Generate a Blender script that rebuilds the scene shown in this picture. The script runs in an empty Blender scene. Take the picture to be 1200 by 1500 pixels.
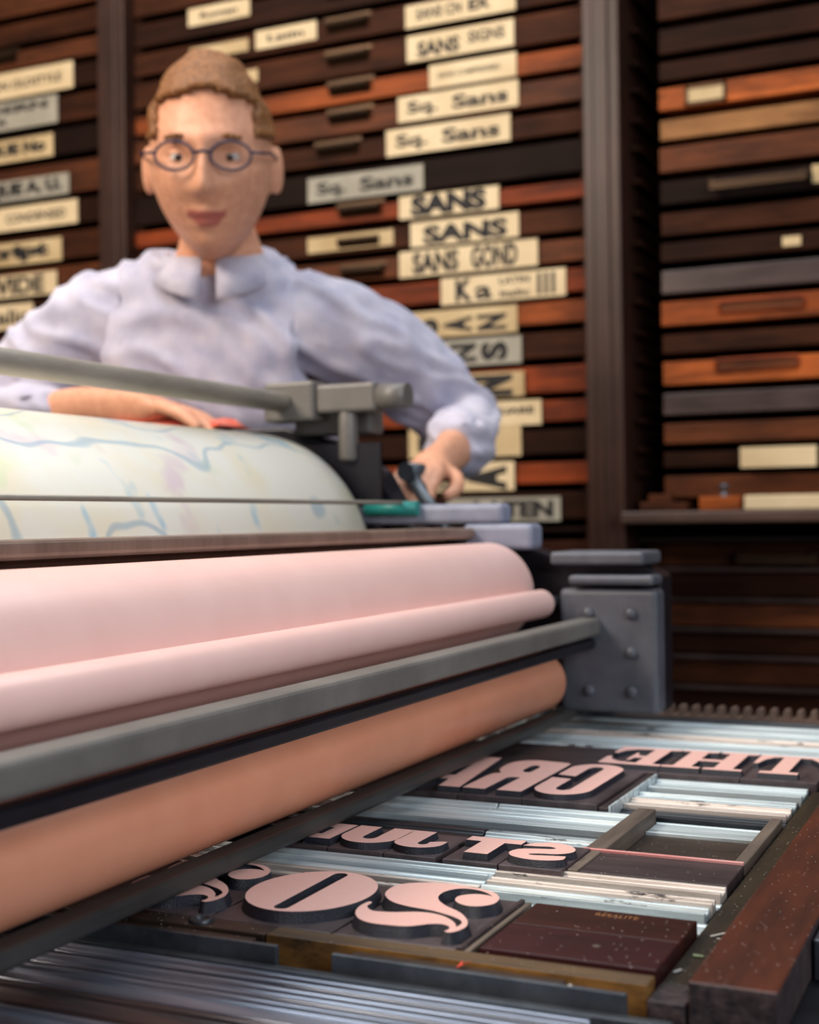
import bpy, bmesh, math, random
from mathutils import Vector, Matrix, noise
from mathutils.geometry import tessellate_polygon
R = math.radians
rnd = random.Random(7)
scn = bpy.context.scene
COL = scn.collection

# ------------------------------------------------------------------ camera, light, exposure
cd = bpy.data.cameras.new('camera'); cam = bpy.data.objects.new('camera', cd); COL.objects.link(cam)
cd.sensor_fit = 'HORIZONTAL'; cd.sensor_width = 36; cd.lens = 1986 / 1200 * 36
cd.clip_start = 0.02
cr, cu, cf = Vector((.90818543, .4183794, -.01256581)), Vector((.01396889, -.00029104, .99990239)), Vector((-.4183349, .90827231, .00610861))
m = Matrix.Identity(4)
for i in range(3):
    m[i][0] = cr[i]; m[i][1] = cu[i]; m[i][2] = -cf[i]
m[0][3], m[1][3], m[2][3] = 0, 0, 1.133
cam.matrix_world = m
cd.dof.use_dof = True; cd.dof.focus_distance = .87; cd.dof.aperture_fstop = 7.9; cd.dof.aperture_blades = 0
scn.camera = cam
scn.view_settings.view_transform = 'Standard'; scn.view_settings.look = 'None'
scn.view_settings.gamma = 1; scn.view_settings.exposure = 0.12
scn.view_settings.use_curve_mapping = False

w = bpy.data.worlds.new('world'); scn.world = w; w.use_nodes = True
bg = w.node_tree.nodes['Background']; bg.inputs[0].default_value = (.70, .76, 1, 1); bg.inputs[1].default_value = .14

def area(name, loc, target, sx, sy, power, col):
    l = bpy.data.lights.new(name, 'AREA'); l.shape = 'RECTANGLE'; l.size = sx; l.size_y = sy; l.energy = power; l.color = col
    o = bpy.data.objects.new(name, l); COL.objects.link(o); o.location = loc
    o.rotation_euler = (Vector(target) - Vector(loc)).to_track_quat('-Z', 'Y').to_euler()
    return o
area('skylight', (-.9, 1.2, 3.05), (-.8, 1.0, .9), 2.6, 1.0, 42, (.90, .95, 1))
area('window_light', (1.8, -.2, 2.1), (-.7, 1.1, 1.1), 1.4, 1.4, 39, (.90, .94, 1))
area('shop_lamp', (-1.9, -.3, 2.7), (-1.0, 2.2, 1.4), .9, .7, 62, (1, .84, .68))

# ------------------------------------------------------------------ materials
def lin(c): return tuple((v / 255 / 12.92 if v <= 10 else ((v / 255 + .055) / 1.055) ** 2.4) for v in c) + (1,)
def newmat(name):
    mt = bpy.data.materials.new(name); mt.use_nodes = True
    nt = mt.node_tree; return mt, nt, nt.nodes['Principled BSDF'], nt.nodes.new, nt.links.new
def coords(nt, N, L, scale, rot=(0, 0, 0)):
    tc = N('ShaderNodeTexCoord'); mp = N('ShaderNodeMapping'); mp.inputs['Scale'].default_value = scale
    mp.inputs['Rotation'].default_value = rot
    L(tc.outputs['Object'], mp.inputs['Vector']); return mp.outputs['Vector']
def wood(name, c1, c2, rough=.5, grime=0, grain=(3, 60, 60), dust=0, spec=.4, scale=1.0, coat=0):
    mt, nt, B, N, L = newmat(name)
    v = coords(nt, N, L, tuple(g * scale for g in grain))
    n1 = N('ShaderNodeTexNoise'); n1.inputs['Scale'].default_value = 1.5; n1.inputs['Detail'].default_value = 7; n1.inputs['Roughness'].default_value = .65
    L(v, n1.inputs['Vector'])
    n2 = N('ShaderNodeTexNoise'); n2.inputs['Scale'].default_value = 9; n2.inputs['Detail'].default_value = 4
    L(coords(nt, N, L, (1, 1, 1)), n2.inputs['Vector'])
    mx = N('ShaderNodeMath'); mx.operation = 'MULTIPLY_ADD'; mx.inputs[1].default_value = .6; L(n1.outputs['Fac'], mx.inputs[0])
    m2 = N('ShaderNodeMath'); m2.operation = 'MULTIPLY'; m2.inputs[1].default_value = .4; L(n2.outputs['Fac'], m2.inputs[0]); L(m2.outputs[0], mx.inputs[2])
    cr_ = N('ShaderNodeValToRGB'); cr_.color_ramp.elements[0].position = .34; cr_.color_ramp.elements[1].position = .66
    cr_.color_ramp.elements[0].color = lin(c1); cr_.color_ramp.elements[1].color = lin(c2)
    L(mx.outputs[0], cr_.inputs[0]); out = cr_.outputs[0]
    if grime:
        n4 = N('ShaderNodeTexNoise'); n4.inputs['Scale'].default_value = 3.2; n4.inputs['Detail'].default_value = 6; n4.inputs['Roughness'].default_value = .7
        L(coords(nt, N, L, (1.6, 1, 9)), n4.inputs['Vector'])
        r4 = N('ShaderNodeMapRange'); r4.inputs[1].default_value = .42; r4.inputs[2].default_value = .68; r4.inputs[3].default_value = 0; r4.inputs[4].default_value = grime
        L(n4.outputs['Fac'], r4.inputs[0])
        mg = N('ShaderNodeMix'); mg.data_type = 'RGBA'; L(r4.outputs[0], mg.inputs[0]); L(out, mg.inputs[6]); mg.inputs[7].default_value = lin((26, 15, 11))
        out = mg.outputs[2]
    if dust:
        vo = N('ShaderNodeTexVoronoi'); vo.inputs['Scale'].default_value = 520; vo.inputs['Randomness'].default_value = 1
        L(coords(nt, N, L, (1, 1, 1)), vo.inputs['Vector'])
        lt = N('ShaderNodeMath'); lt.operation = 'LESS_THAN'; lt.inputs[1].default_value = .19; L(vo.outputs['Distance'], lt.inputs[0])
        sp = N('ShaderNodeSeparateColor'); L(vo.outputs['Color'], sp.inputs[0])
        gt = N('ShaderNodeMath'); gt.operation = 'GREATER_THAN'; gt.inputs[1].default_value = 1 - dust; L(sp.outputs[0], gt.inputs[0])
        mu = N('ShaderNodeMath'); mu.operation = 'MULTIPLY'; L(lt.outputs[0], mu.inputs[0]); L(gt.outputs[0], mu.inputs[1])
        mc = N('ShaderNodeMix'); mc.data_type = 'RGBA'; L(mu.outputs[0], mc.inputs[0]); L(out, mc.inputs[6]); mc.inputs[7].default_value = (.5, .46, .44, 1)
        out = mc.outputs[2]
    L(out, B.inputs['Base Color'])
    B.inputs['Roughness'].default_value = rough; B.inputs['Specular IOR Level'].default_value = spec
    B.inputs['Coat Weight'].default_value = coat; B.inputs['Coat Roughness'].default_value = .3
    bp = N('ShaderNodeBump'); bp.inputs['Strength'].default_value = .25; bp.inputs['Distance'].default_value = .0006
    L(n1.outputs['Fac'], bp.inputs['Height']); L(bp.outputs[0], B.inputs['Normal'])
    return mt
def metal(name, c1, c2, rough=.35, metallic=.9, grain=(4, 120, 120), wear=None, contrast=(.3, .7), spec=.5):
    mt, nt, B, N, L = newmat(name)
    n1 = N('ShaderNodeTexNoise'); n1.inputs['Scale'].default_value = 1.2; n1.inputs['Detail'].default_value = 8; n1.inputs['Roughness'].default_value = .7
    L(coords(nt, N, L, grain), n1.inputs['Vector'])
    cr_ = N('ShaderNodeValToRGB'); e = cr_.color_ramp.elements
    e[0].position, e[1].position = contrast; e[0].color = lin(c1); e[1].color = lin(c2)
    L(n1.outputs['Fac'], cr_.inputs[0]); out = cr_.outputs[0]
    if wear:
        n3 = N('ShaderNodeTexNoise'); n3.inputs['Scale'].default_value = 40; n3.inputs['Detail'].default_value = 6; n3.inputs['Roughness'].default_value = .75
        L(coords(nt, N, L, (.5, 3, 1)), n3.inputs['Vector'])
        rr = N('ShaderNodeValToRGB'); rr.color_ramp.elements[0].position = .57; rr.color_ramp.elements[1].position = .63
        L(n3.outputs['Fac'], rr.inputs[0])
        mc = N('ShaderNodeMix'); mc.data_type = 'RGBA'; L(rr.outputs[0], mc.inputs[0]); L(out, mc.inputs[6]); mc.inputs[7].default_value = lin(wear)
        out = mc.outputs[2]
    L(out, B.inputs['Base Color'])
    B.inputs['Metallic'].default_value = metallic; B.inputs['Specular IOR Level'].default_value = spec
    mr = N('ShaderNodeMapRange'); mr.inputs[3].default_value = rough * .75; mr.inputs[4].default_value = min(1, rough * 1.3)
    L(n1.outputs['Fac'], mr.inputs[0]); L(mr.outputs[0], B.inputs['Roughness'])
    bp = N('ShaderNodeBump'); bp.inputs['Strength'].default_value = .15; bp.inputs['Distance'].default_value = .0004
    L(n1.outputs['Fac'], bp.inputs['Height']); L(bp.outputs[0], B.inputs['Normal'])
    return mt
def plain(name, c, rough=.6, bump=0, bscale=60, c2=None, spec=.4, sheen=0, sss=0):
    mt, nt, B, N, L = newmat(name)
    n1 = N('ShaderNodeTexNoise'); n1.inputs['Scale'].default_value = bscale; n1.inputs['Detail'].default_value = 5
    L(coords(nt, N, L, (1, 1, 1)), n1.inputs['Vector'])
    cr_ = N('ShaderNodeValToRGB'); cr_.color_ramp.elements[0].position = .3; cr_.color_ramp.elements[1].position = .7
    cr_.color_ramp.elements[0].color = lin(c); cr_.color_ramp.elements[1].color = lin(c2 or c)
    L(n1.outputs['Fac'], cr_.inputs[0]); L(cr_.outputs[0], B.inputs['Base Color'])
    B.inputs['Roughness'].default_value = rough; B.inputs['Specular IOR Level'].default_value = spec
    B.inputs['Sheen Weight'].default_value = sheen
    if sss:
        B.inputs['Subsurface Weight'].default_value = sss; B.inputs['Subsurface Radius'].default_value = (.01, .004, .002)
    if bump:
        bp = N('ShaderNodeBump'); bp.inputs['Strength'].default_value = bump; bp.inputs['Distance'].default_value = .003
        L(n1.outputs['Fac'], bp.inputs['Height']); L(bp.outputs[0], B.inputs['Normal'])
    return mt

M = {}
tones = dict(black=((18, 9, 7), (36, 22, 17)), vdark=((30, 15, 9), (54, 29, 18)), dark=((44, 23, 14), (80, 44, 27)), brown=((68, 34, 17), (112, 60, 32)),
             red=((92, 36, 14), (148, 64, 27)), orange=((104, 48, 20), (162, 80, 34)), amber=((132, 64, 26), (190, 98, 44)), tan=((118, 78, 46), (166, 116, 70)), grey=((50, 38, 36), (84, 66, 62)))
for k, (a, b) in tones.items():
    M['w_' + k] = wood('case_wood_' + k, a, b, rough=.55, grain=(2.2, 40, 45), spec=.05 if 'dark' in k or k == 'black' else .12, grime=.75, coat=.5 if k == 'grey' else 0)
M['post'] = wood('post_wood', (38, 22, 16), (66, 41, 32), rough=.4, grain=(60, 60, 2), spec=.25, coat=.05)
M['shelf'] = wood('shelf_wood', (54, 38, 34), (98, 74, 62), rough=.4)
M['card'] = plain('card_paper', (204, 178, 136), .7, c2=(224, 200, 160), bscale=12)
M['card_grey'] = plain('card_grey', (146, 138, 122), .7, c2=(166, 158, 140), bscale=12)
M['card_old'] = plain('card_old', (176, 148, 104), .7, c2=(206, 180, 136), bscale=12)
M['text'] = plain('printed_black', (26, 22, 22), .7)
M['bronze'] = metal('bronze_pull', (40, 28, 20), (84, 64, 46), .4, .8)
M['brass'] = metal('brass', (150, 118, 60), (200, 168, 96), .35, .9)
M['alu'] = metal('furniture_metal', (120, 132, 136), (212, 224, 226), .42, .35, (5, 160, 60), wear=(52, 54, 58), contrast=(.2, .6))
M['alu_clean'] = metal('clean_furniture_metal', (142, 156, 162), (214, 226, 228), .4, .35, (4, 130, 60), contrast=(.25, .6))
M['alu_warm'] = metal('tarnished_furniture_metal', (150, 136, 124), (226, 214, 204), .42, .35, (5, 160, 60), wear=(60, 54, 52), contrast=(.25, .6))
M['alu_dark'] = metal('dark_furniture_metal', (26, 28, 32), (88, 94, 100), .4, .6, (5, 140, 60), contrast=(.35, .75))
M['steel'] = metal('steel_furniture', (66, 70, 76), (104, 110, 116), .4, .7, (30, 30, 30))
M['rail'] = metal('bed_rail_steel', (34, 40, 54), (196, 206, 224), .32, .75, (3, 170, 60), contrast=(.3, .7))
M['rail_brown'] = metal('brown_rail_steel', (44, 40, 42), (132, 122, 122), .32, .8, (3, 170, 60))
M['bed'] = metal('bed_iron', (20, 22, 26), (48, 50, 56), .45, .6, (12, 12, 12))
M['type_wood'] = wood('type_block_wood', (36, 28, 30), (92, 78, 80), rough=.42, grain=(60, 8, 60), spec=.6)
M['type_side'] = plain('inked_relief', (14, 15, 22), .4, .5, 1400, c2=(40, 44, 58), spec=.6)
M['ink'] = plain('pink_ink', (226, 178, 167), .5, .05, 500, c2=(230, 185, 174), spec=.3)
M['tile'] = wood('dark_tile_wood', (36, 13, 9), (64, 27, 20), rough=.42, grain=(8, 60, 60), dust=.07, spec=.3)
M['tile_plum'] = wood('plum_tile_wood', (38, 12, 14), (62, 24, 26), rough=.42, grain=(8, 60, 60), dust=.06, spec=.3)
M['dusty'] = wood('dusty_brown_wood', (44, 20, 13), (92, 42, 22), rough=.42, grain=(50, 7, 50), dust=.09, coat=.12)
M['olive'] = wood('olive_dark_wood', (26, 20, 10), (58, 46, 26), rough=.5, grain=(60, 9, 50), dust=.10)
M['dkwood'] = wood('grey_dark_wood', (38, 30, 32), (74, 62, 62), rough=.45, grain=(7, 60, 60), dust=.05)
M['recess'] = wood('recess_wood', (40, 32, 26), (66, 54, 46), rough=.5, grain=(10, 30, 30), dust=.08)
M['greywood'] = wood('weathered_wood', (60, 52, 46), (118, 104, 92), rough=.55, grain=(70, 6, 50))
M['oldyellow'] = wood('old_yellow_wood', (36, 26, 16), (176, 124, 58), rough=.6, grain=(24, 60, 60))
M['yellow_top'] = wood('ink_stained_wood', (44, 36, 30), (106, 84, 58), rough=.5, grain=(8, 60, 60), dust=.05)
M['endgrain'] = plain('dark_end_grain', (28, 24, 30), .5, .6, 160, c2=(74, 62, 62))
M['reglet'] = wood('dark_reglet', (30, 22, 18), (72, 56, 46), rough=.45, grain=(8, 80, 60), dust=.08)
M['pinkline'] = metal('pink_stained_rule', (214, 112, 112), (240, 196, 190), .4, .3, (6, 80, 80))
M['roller_ink'] = plain('pink_inked_rubber', (240, 196, 186), .38, .04, 30, c2=(244, 202, 192), spec=.5)
M['roller_ink2'] = plain('salmon_inked_rubber', (212, 140, 108), .42, .04, 30, c2=(218, 148, 116), spec=.5)
M['mach'] = metal('grey_machine_paint', (98, 94, 90), (126, 122, 116), .5, .2, (8, 8, 8))
M['machblue'] = metal('blue_grey_machine_paint', (74, 76, 84), (108, 110, 118), .5, .2, (8, 8, 8))
M['machmid'] = metal('oily_grey_iron', (50, 48, 48), (76, 74, 72), .45, .3, (8, 8, 8))
M['machdark'] = metal('dark_machine_iron', (22, 22, 28), (46, 44, 52), .4, .5, (8, 8, 8))
M['barbrown'] = metal('brown_grey_bar', (116, 94, 82), (150, 126, 112), .4, .3, (8, 30, 8))
M['handle'] = metal('worn_steel_bar', (150, 142, 130), (186, 178, 164), .45, .3, (30, 6, 30))
M['teal'] = plain('teal_paint', (34, 130, 124), .4)
M['lavender'] = plain('pale_lavender_paint', (124, 128, 146), .45, c2=(140, 144, 162))
M['redcloth'] = plain('red_cloth', (214, 74, 48), .85, .8, 70, c2=(232, 104, 74), sheen=.3)
M['skin'] = plain('skin', (206, 146, 116), .5, .12, 90, c2=(224, 166, 134), spec=.35, sss=.12)
M['lips'] = plain('lips', (176, 100, 88), .45)
M['hair'] = plain('brown_hair', (96, 60, 30), .55, 1.0, 220, c2=(156, 102, 54))
M['shirt'] = plain('blue_grey_cotton', (164, 162, 184), .85, .5, 26, c2=(202, 196, 208), sheen=.3)
M['trousers'] = plain('navy_cotton', (36, 42, 62), .85, .6, 40, c2=(50, 58, 82))
M['eye'] = plain('eye_white', (226, 220, 214), .25)
M['iris'] = plain('iris', (48, 36, 30), .2)
M['glassframe'] = plain('dark_blue_spectacle_frame', (40, 38, 66), .3)
M['shoe'] = plain('black_leather', (24, 22, 22), .4)
M['floor'] = wood('floor_boards', (52, 40, 32), (92, 74, 60), rough=.6, grain=(1.5, 14, 14))
M['wall'] = plain('dark_plaster', (44, 36, 32), .9, .3, 8, c2=(58, 48, 42))
def sheet_mat():
    mt, nt, B, N, L = newmat('coloured_print')
    v = coords(nt, N, L, (1, 1, 1))
    def layer(prev, col, sc, lo, hi, seed, st=(1, 1, 1)):
        n = N('ShaderNodeTexNoise'); n.inputs['Scale'].default_value = sc; n.inputs['Detail'].default_value = 3
        mp = N('ShaderNodeMapping'); mp.inputs['Location'].default_value = (seed, seed * 1.7, seed * .3); mp.inputs['Scale'].default_value = st
        L(v, mp.inputs['Vector']); L(mp.outputs[0], n.inputs['Vector'])
        r_ = N('ShaderNodeValToRGB'); r_.color_ramp.elements[0].position = lo; r_.color_ramp.elements[1].position = hi
        L(n.outputs['Fac'], r_.inputs[0])
        mc = N('ShaderNodeMix'); mc.data_type = 'RGBA'; L(r_.outputs[0], mc.inputs[0])
        if isinstance(prev, tuple): mc.inputs[6].default_value = prev
        else: L(prev, mc.inputs[6])
        mc.inputs[7].default_value = lin(col); return mc.outputs[2]
    o = layer(lin((255, 249, 234)), (254, 242, 214), 9, .45, .6, 3)
    o = layer(o, (222, 236, 184), 8, .60, .70, 11)
    o = layer(o, (172, 212, 228), 10, .60, .68, 5, (1, 1.6, 1))
    o = layer(o, (244, 222, 222), 12, .6, .7, 19)
    wv = N('ShaderNodeTexWave'); wv.inputs['Scale'].default_value = 5; wv.inputs['Distortion'].default_value = 9; wv.inputs['Detail'].default_value = 2
    L(v, wv.inputs['Vector'])
    r_ = N('ShaderNodeValToRGB'); r_.color_ramp.elements[0].position = .965; r_.color_ramp.elements[1].position = 1.0; r_.color_ramp.elements[1].color = (.5, .5, .5, 1); L(wv.outputs['Fac'], r_.inputs[0])
    mc = N('ShaderNodeMix'); mc.data_type = 'RGBA'; L(r_.outputs[0], mc.inputs[0]); L(o, mc.inputs[6]); mc.inputs[7].default_value = lin((120, 172, 200))
    L(mc.outputs[2], B.inputs['Base Color']); B.inputs['Roughness'].default_value = .55
    return mt
M['sheet'] = sheet_mat()

# ------------------------------------------------------------------ object helpers
def bx(b, x0, x1, y0, y1, z0, z1, mi=0):
    vs = [b.verts.new(p) for p in ((x0, y0, z0), (x1, y0, z0), (x1, y1, z0), (x0, y1, z0), (x0, y0, z1), (x1, y0, z1), (x1, y1, z1), (x0, y1, z1))]
    for f in ((0, 3, 2, 1), (4, 5, 6, 7), (0, 1, 5, 4), (1, 2, 6, 5), (2, 3, 7, 6), (3, 0, 4, 7)):
        b.faces.new([vs[i] for i in f]).material_index = mi
def frame_of(d):
    d = Vector(d).normalized(); a = Vector((0, 0, 1)) if abs(d.z) < .9 else Vector((1, 0, 0))
    s = d.cross(a).normalized(); return s, s.cross(d).normalized()
def cy(b, p0, p1, r0, r1=None, n=32, caps=True, mi=0):
    r1 = r0 if r1 is None else r1; p0, p1 = Vector(p0), Vector(p1); s, t = frame_of(p1 - p0)
    rg = [[b.verts.new(p + (s * math.cos(2 * math.pi * i / n) + t * math.sin(2 * math.pi * i / n)) * r) for i in range(n)] for p, r in ((p0, r0), (p1, r1))]
    for i in range(n):
        f = b.faces.new((rg[0][i], rg[0][(i + 1) % n], rg[1][(i + 1) % n], rg[1][i])); f.smooth = True; f.material_index = mi
    if caps:
        b.faces.new(rg[0][::-1]).material_index = mi; b.faces.new(rg[1]).material_index = mi
def lathe(b, p0, axis, prof, n=48, mi=0):
    p0, axis = Vector(p0), Vector(axis).normalized(); s, t = frame_of(axis); rings = []
    for h, r in prof:
        rings.append([b.verts.new(p0 + axis * h + (s * math.cos(2 * math.pi * i / n) + t * math.sin(2 * math.pi * i / n)) * max(r, 1e-5)) for i in range(n)])
    for a, c in zip(rings, rings[1:]):
        for i in range(n):
            f = b.faces.new((a[i], a[(i + 1) % n], c[(i + 1) % n], c[i])); f.smooth = True; f.material_index = mi
def tube(b, pts, r, n=12, mi=0):
    for a, c in zip(pts, pts[1:]): cy(b, a, c, r, r, n, True, mi)
def profile_x(b, x0, x1, prof, mi=0):       # prof: closed list of (y, z), extruded along x
    a = [b.verts.new((x0, y, z)) for y, z in prof]; c = [b.verts.new((x1, y, z)) for y, z in prof]; n = len(prof)
    for i in range(n): b.faces.new((a[i], a[(i + 1) % n], c[(i + 1) % n], c[i])).material_index = mi
    for ring, rev in ((a, True), (c, False)):
        tris = tessellate_polygon([[v.co for v in ring]])
        for t in tris:
            f = b.faces.new([ring[k] for k in (t[::-1] if rev else t)]); f.material_index = mi
def obj(name, b, mats, parent=None, bevel=0, kind=None, seg=2):
    bmesh.ops.recalc_face_normals(b, faces=b.faces)
    me = bpy.data.meshes.new(name); b.to_mesh(me); b.free()
    for k in (mats if isinstance(mats, (list, tuple)) else [mats]): me.materials.append(M[k] if isinstance(k, str) else k)
    o = bpy.data.objects.new(name, me); COL.objects.link(o)
    if parent:
        o.parent = parent; o.location = -parent_loc(parent)
    if bevel:
        md = o.modifiers.new('b', 'BEVEL'); md.width = bevel; md.segments = seg; md.limit_method = 'ANGLE'; md.angle_limit = R(40)
    if kind: o['kind'] = kind
    return o
WL = {}
def parent_loc(p):  # meshes are written in world coordinates; a child cancels its thing's own location
    if p.type == 'EMPTY': return Vector(p.location)
    return Vector((0, 0, 0))
def B(): return bmesh.new()
def thing(name, label, cat, loc=(0, 0, 0), group=None):
    o = bpy.data.objects.new(name, None); COL.objects.link(o); o.location = loc; o.empty_display_size = .02
    return tag(o, label, cat, group)
def tag(o, label, cat, group=None):
    o['label'] = label; o['category'] = cat
    if group: o['group'] = group
    return o
def boxthing(name, x0, x1, y0, y1, z0, z1, mat, label, cat, group=None, bevel=.0006):
    b = B(); bx(b, x0, x1, y0, y1, z0, z1); return tag(obj(name, b, mat, bevel=bevel), label, cat, group)

# ------------------------------------------------------------------ room
b = B(); bx(b, -5, 3, -3, 2.9, -.1, 0); obj('floor', b, 'floor', kind='structure')
b = B(); bx(b, -5, 3, 2.85, 2.95, 0, 3.2); obj('wall_back', b, 'wall', kind='structure')
b = B(); bx(b, -5, -4.9, -3, 2.85, 0, 3.2); obj('wall_left', b, 'wall', kind='structure')

b = B(); bx(b, -5, 3, -.6, 2.85, 3.2, 3.3); obj('ceiling', b, 'wall', kind='structure')

# ------------------------------------------------------------------ type case cabinets
def text_into(b, s, x, z, h, wid, y, mi, rot=0, bold=0.0, sans=True):
    """lettering facing -y, lower left corner at (x, z), fitted to wid x h"""
    cu_ = bpy.data.curves.new('t', 'FONT'); cu_.body = s; cu_.size = 1; cu_.extrude = 0; cu_.offset = bold; cu_.resolution_u = 3
    to = bpy.data.objects.new('t', cu_); COL.objects.link(to)
    dg = bpy.context.evaluated_depsgraph_get(); me = bpy.data.meshes.new_from_object(to.evaluated_get(dg))
    co = [v.co.copy() for v in me.vertices]
    if rot: co = [Vector((-c.y, c.x, 0)) for c in co]
    mnx, mxx = min(c.x for c in co), max(c.x for c in co); mny, mxy = min(c.y for c in co), max(c.y for c in co)
    vs = [b.verts.new((x + (c.x - mnx) / (mxx - mnx) * wid, y, z + (c.y - mny) / (mxy - mny) * h)) for c in co]
    for p in me.polygons:
        try: f = b.faces.new([vs[i] for i in p.vertices]); f.material_index = mi
        except ValueError: pass
    bpy.data.objects.remove(to); bpy.data.curves.remove(cu_); bpy.data.meshes.remove(me)
def card(parent, x0, x1, z0, z1, y, mat, texts=()):
    b = B(); bx(b, x0, x1, y - .0012, y, z0, z1)
    wd, h = x1 - x0, z1 - z0
    for t in texts:  # (string, fx0, fx1, fz0, fz1, rot, bold)
        s, fx0, fx1, fz0, fz1, rot, bold = t
        if rot:
            n = len(s); step = (fx1 - fx0) / n
            for i, ch in enumerate(s):
                text_into(b, ch, x0 + wd * (fx0 + i * step + step * .07), z0 + h * fz0, h * (fz1 - fz0), wd * step * .86, y - .0015, 1, 1, bold)
        else:
            text_into(b, s, x0 + wd * fx0, z0 + h * fz0, h * (fz1 - fz0), wd * (fx1 - fx0), y - .0015, 1, 0, bold)
    o = obj('label_card', b, [mat, 'text']); o.parent = parent; return o
def case(cab, x0, x1, z0, z1, yf, mat, kind='drawer'):
    b = B(); t = .012
    bx(b, x0, x1, yf, yf + t, z0, z1)
    bx(b, x0 + .004, x1 - .004, yf + t, yf + .34, z0, z0 + .006)
    bx(b, x0 + .004, x0 + .012, yf + t, yf + .34, z0, z1 - .006); bx(b, x1 - .012, x1 - .004, yf + t, yf + .34, z0, z1 - .006)
    return obj('drawer', b, mat, cab, bevel=.0018)
def cup_pull(dr, xc, zc, wd, yf, mat='bronze'):
    b = B(); n = 12; prof = []
    for i in range(n + 1):
        a = math.pi * i / n; prof.append((yf - .016 * math.sin(a), zc - .012 + .024 * i / n + .004 * math.sin(a)))
    prof += [(yf - .001, zc + .012), (yf - .001, zc - .012)]
    profile_x(b, xc - wd / 2, xc + wd / 2, prof[:n + 1])
    bx(b, xc - wd / 2 - .008, xc + wd / 2 + .008, yf - .002, yf, zc + .010, zc + .018)
    o = obj('cup_pull', b, mat, bevel=.0015); o.parent = dr; return o
def bar_pull(dr, x0, x1, zc, yf):
    b = B(); cy(b, (x0, yf, zc + .006), (x0, yf - .022, zc + .002), .008, .006, 16); cy(b, (x1, yf, zc + .006), (x1, yf - .022, zc + .002), .008, .006, 16)
    bx(b, x0 - .004, x1 + .004, yf - .026, yf - .020, zc - .012, zc + .003)
    o = obj('bar_pull', b, 'bronze', bevel=.001); o.parent = dr; return o
def slot_pull(dr, x0, x1, zc, yf):
    b = B(); n = 10; h = .009
    ring = [(x1 + h * math.cos(a), zc + h * math.sin(a)) for a in [(-90 + 180 * i / n) * math.pi / 180 for i in range(n + 1)]] + \
           [(x0 - h * math.cos(a), zc - h * math.sin(a)) for a in [(-90 + 180 * i / n) * math.pi / 180 for i in range(n + 1)]]
    vo = [b.verts.new((x + (.004 if x > (x0 + x1) / 2 else -.004), yf - .0012, z + (.004 if z > zc else -.004))) for x, z in ring]
    vi = [b.verts.new((x, yf - .0035, z)) for x, z in ring]; vd = [b.verts.new((x, yf - .0002, z)) for x, z in ring]
    for i in range(len(ring)):
        j = (i + 1) % len(ring); b.faces.new((vo[i], vo[j], vi[j], vi[i])); b.faces.new((vi[i], vi[j], vd[j], vd[i]))
    f = b.faces.new(vd); f.material_index = 1
    o = obj('finger_slot', b, ['w_red', 'w_brown']); o.parent = dr; return o

YM = 2.300
def cabinet(label, x0, x1, yf, gaps, cols, zt=2.42, post_w=.05, post_mat='post', left_post=True, right_post=True, runner_in=0, base=True, name='type_case_cabinet'):
    cab = thing(name, label, 'cabinet', ((x0 + x1) / 2, yf + .2, 0), 'type case cabinets against the back wall')
    yb = yf + .42
    for flag, xa in ((left_post, x0 - post_w), (right_post, x1)):
        if flag:
            b = B(); bx(b, xa, xa + post_w, yf - .035, yb, 0, zt); bx(b, xa + post_w * .28, xa + post_w * .72, yf - .039, yf - .034, 0, zt)
            obj('side_panel', b, post_mat, cab, bevel=.003)
    b = B(); bx(b, x0, x1, yb - .012, yb, 0, zt); obj('back_panel', b, 'w_black', cab)
    b = B(); bx(b, x0 - post_w * left_post, x1 + post_w * right_post, yf - .02, yb, zt, zt + .03); obj('top_board', b, post_mat, cab, bevel=.003)
    for z in gaps:
        for sx in (x0, x1 - .016):
            b = B(); bx(b, sx, sx + .016, yf + .004, yb - .02, z - .005, z + .003); obj('drawer_runner', b, 'w_vdark', cab)
    drs = []
    for i in range(len(gaps) - 1):
        zu, zl = gaps[i], gaps[i + 1]
        drs.append(case(cab, x0 + runner_in, x1 - runner_in - .003, zl + .0065, zu - .0085, yf + rnd.uniform(-.004, .006) * (1 if runner_in else .6), 'w_' + cols[i % len(cols)]))
        drs[-1]['front_y'] = min(v.co.y for v in drs[-1].data.vertices)
    return cab, drs
def mmz(l): return [v / 1000 for v in l]

gm = mmz([2400, 2345, 2290, 2226, 2168, 2106, 2046, 1977, 1925, 1865, 1811, 1739, 1693, 1637, 1583, 1528, 1474, 1414, 1352, 1300, 1242, 1189, 1126, 1102, 1046, 990, 934, 878, 822, 766, 710, 654, 598, 542, 486, 430, 374, 318, 262, 206, 150])
cm = ['dark', 'vdark', 'brown', 'dark', 'vdark', 'dark', 'dark', 'orange', 'brown', 'dark', 'black', 'red', 'dark', 'brown', 'red', 'orange', 'dark', 'red', 'red', 'vdark', 'red', 'vdark', 'black', 'dark', 'vdark', 'dark', 'brown', 'dark', 'vdark', 'dark', 'vdark', 'dark', 'vdark', 'dark', 'vdark', 'dark', 'vdark', 'dark', 'vdark', 'dark']
XL, XR = -1.672, -.703
cab_m, dm = cabinet('middle dark wood cabinet of shallow drawers carrying many cream lettering labels', XL, XR, YM, gm, cm, post_w=.066)
def dz(drs, z):
    for d in drs:
        zs = [v.co.z for v in d.data.vertices]
        if min(zs) - .006 <= z <= max(zs) + .006: return d
    return drs[0]
def lab(drs, x0, x1, z0, z1, mat, texts):
    d = dz(drs, (z0 + z1) / 2); card(d, x0, x1, z0, z1, min(d['front_y'], YM) - .003, mat, texts)
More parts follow.
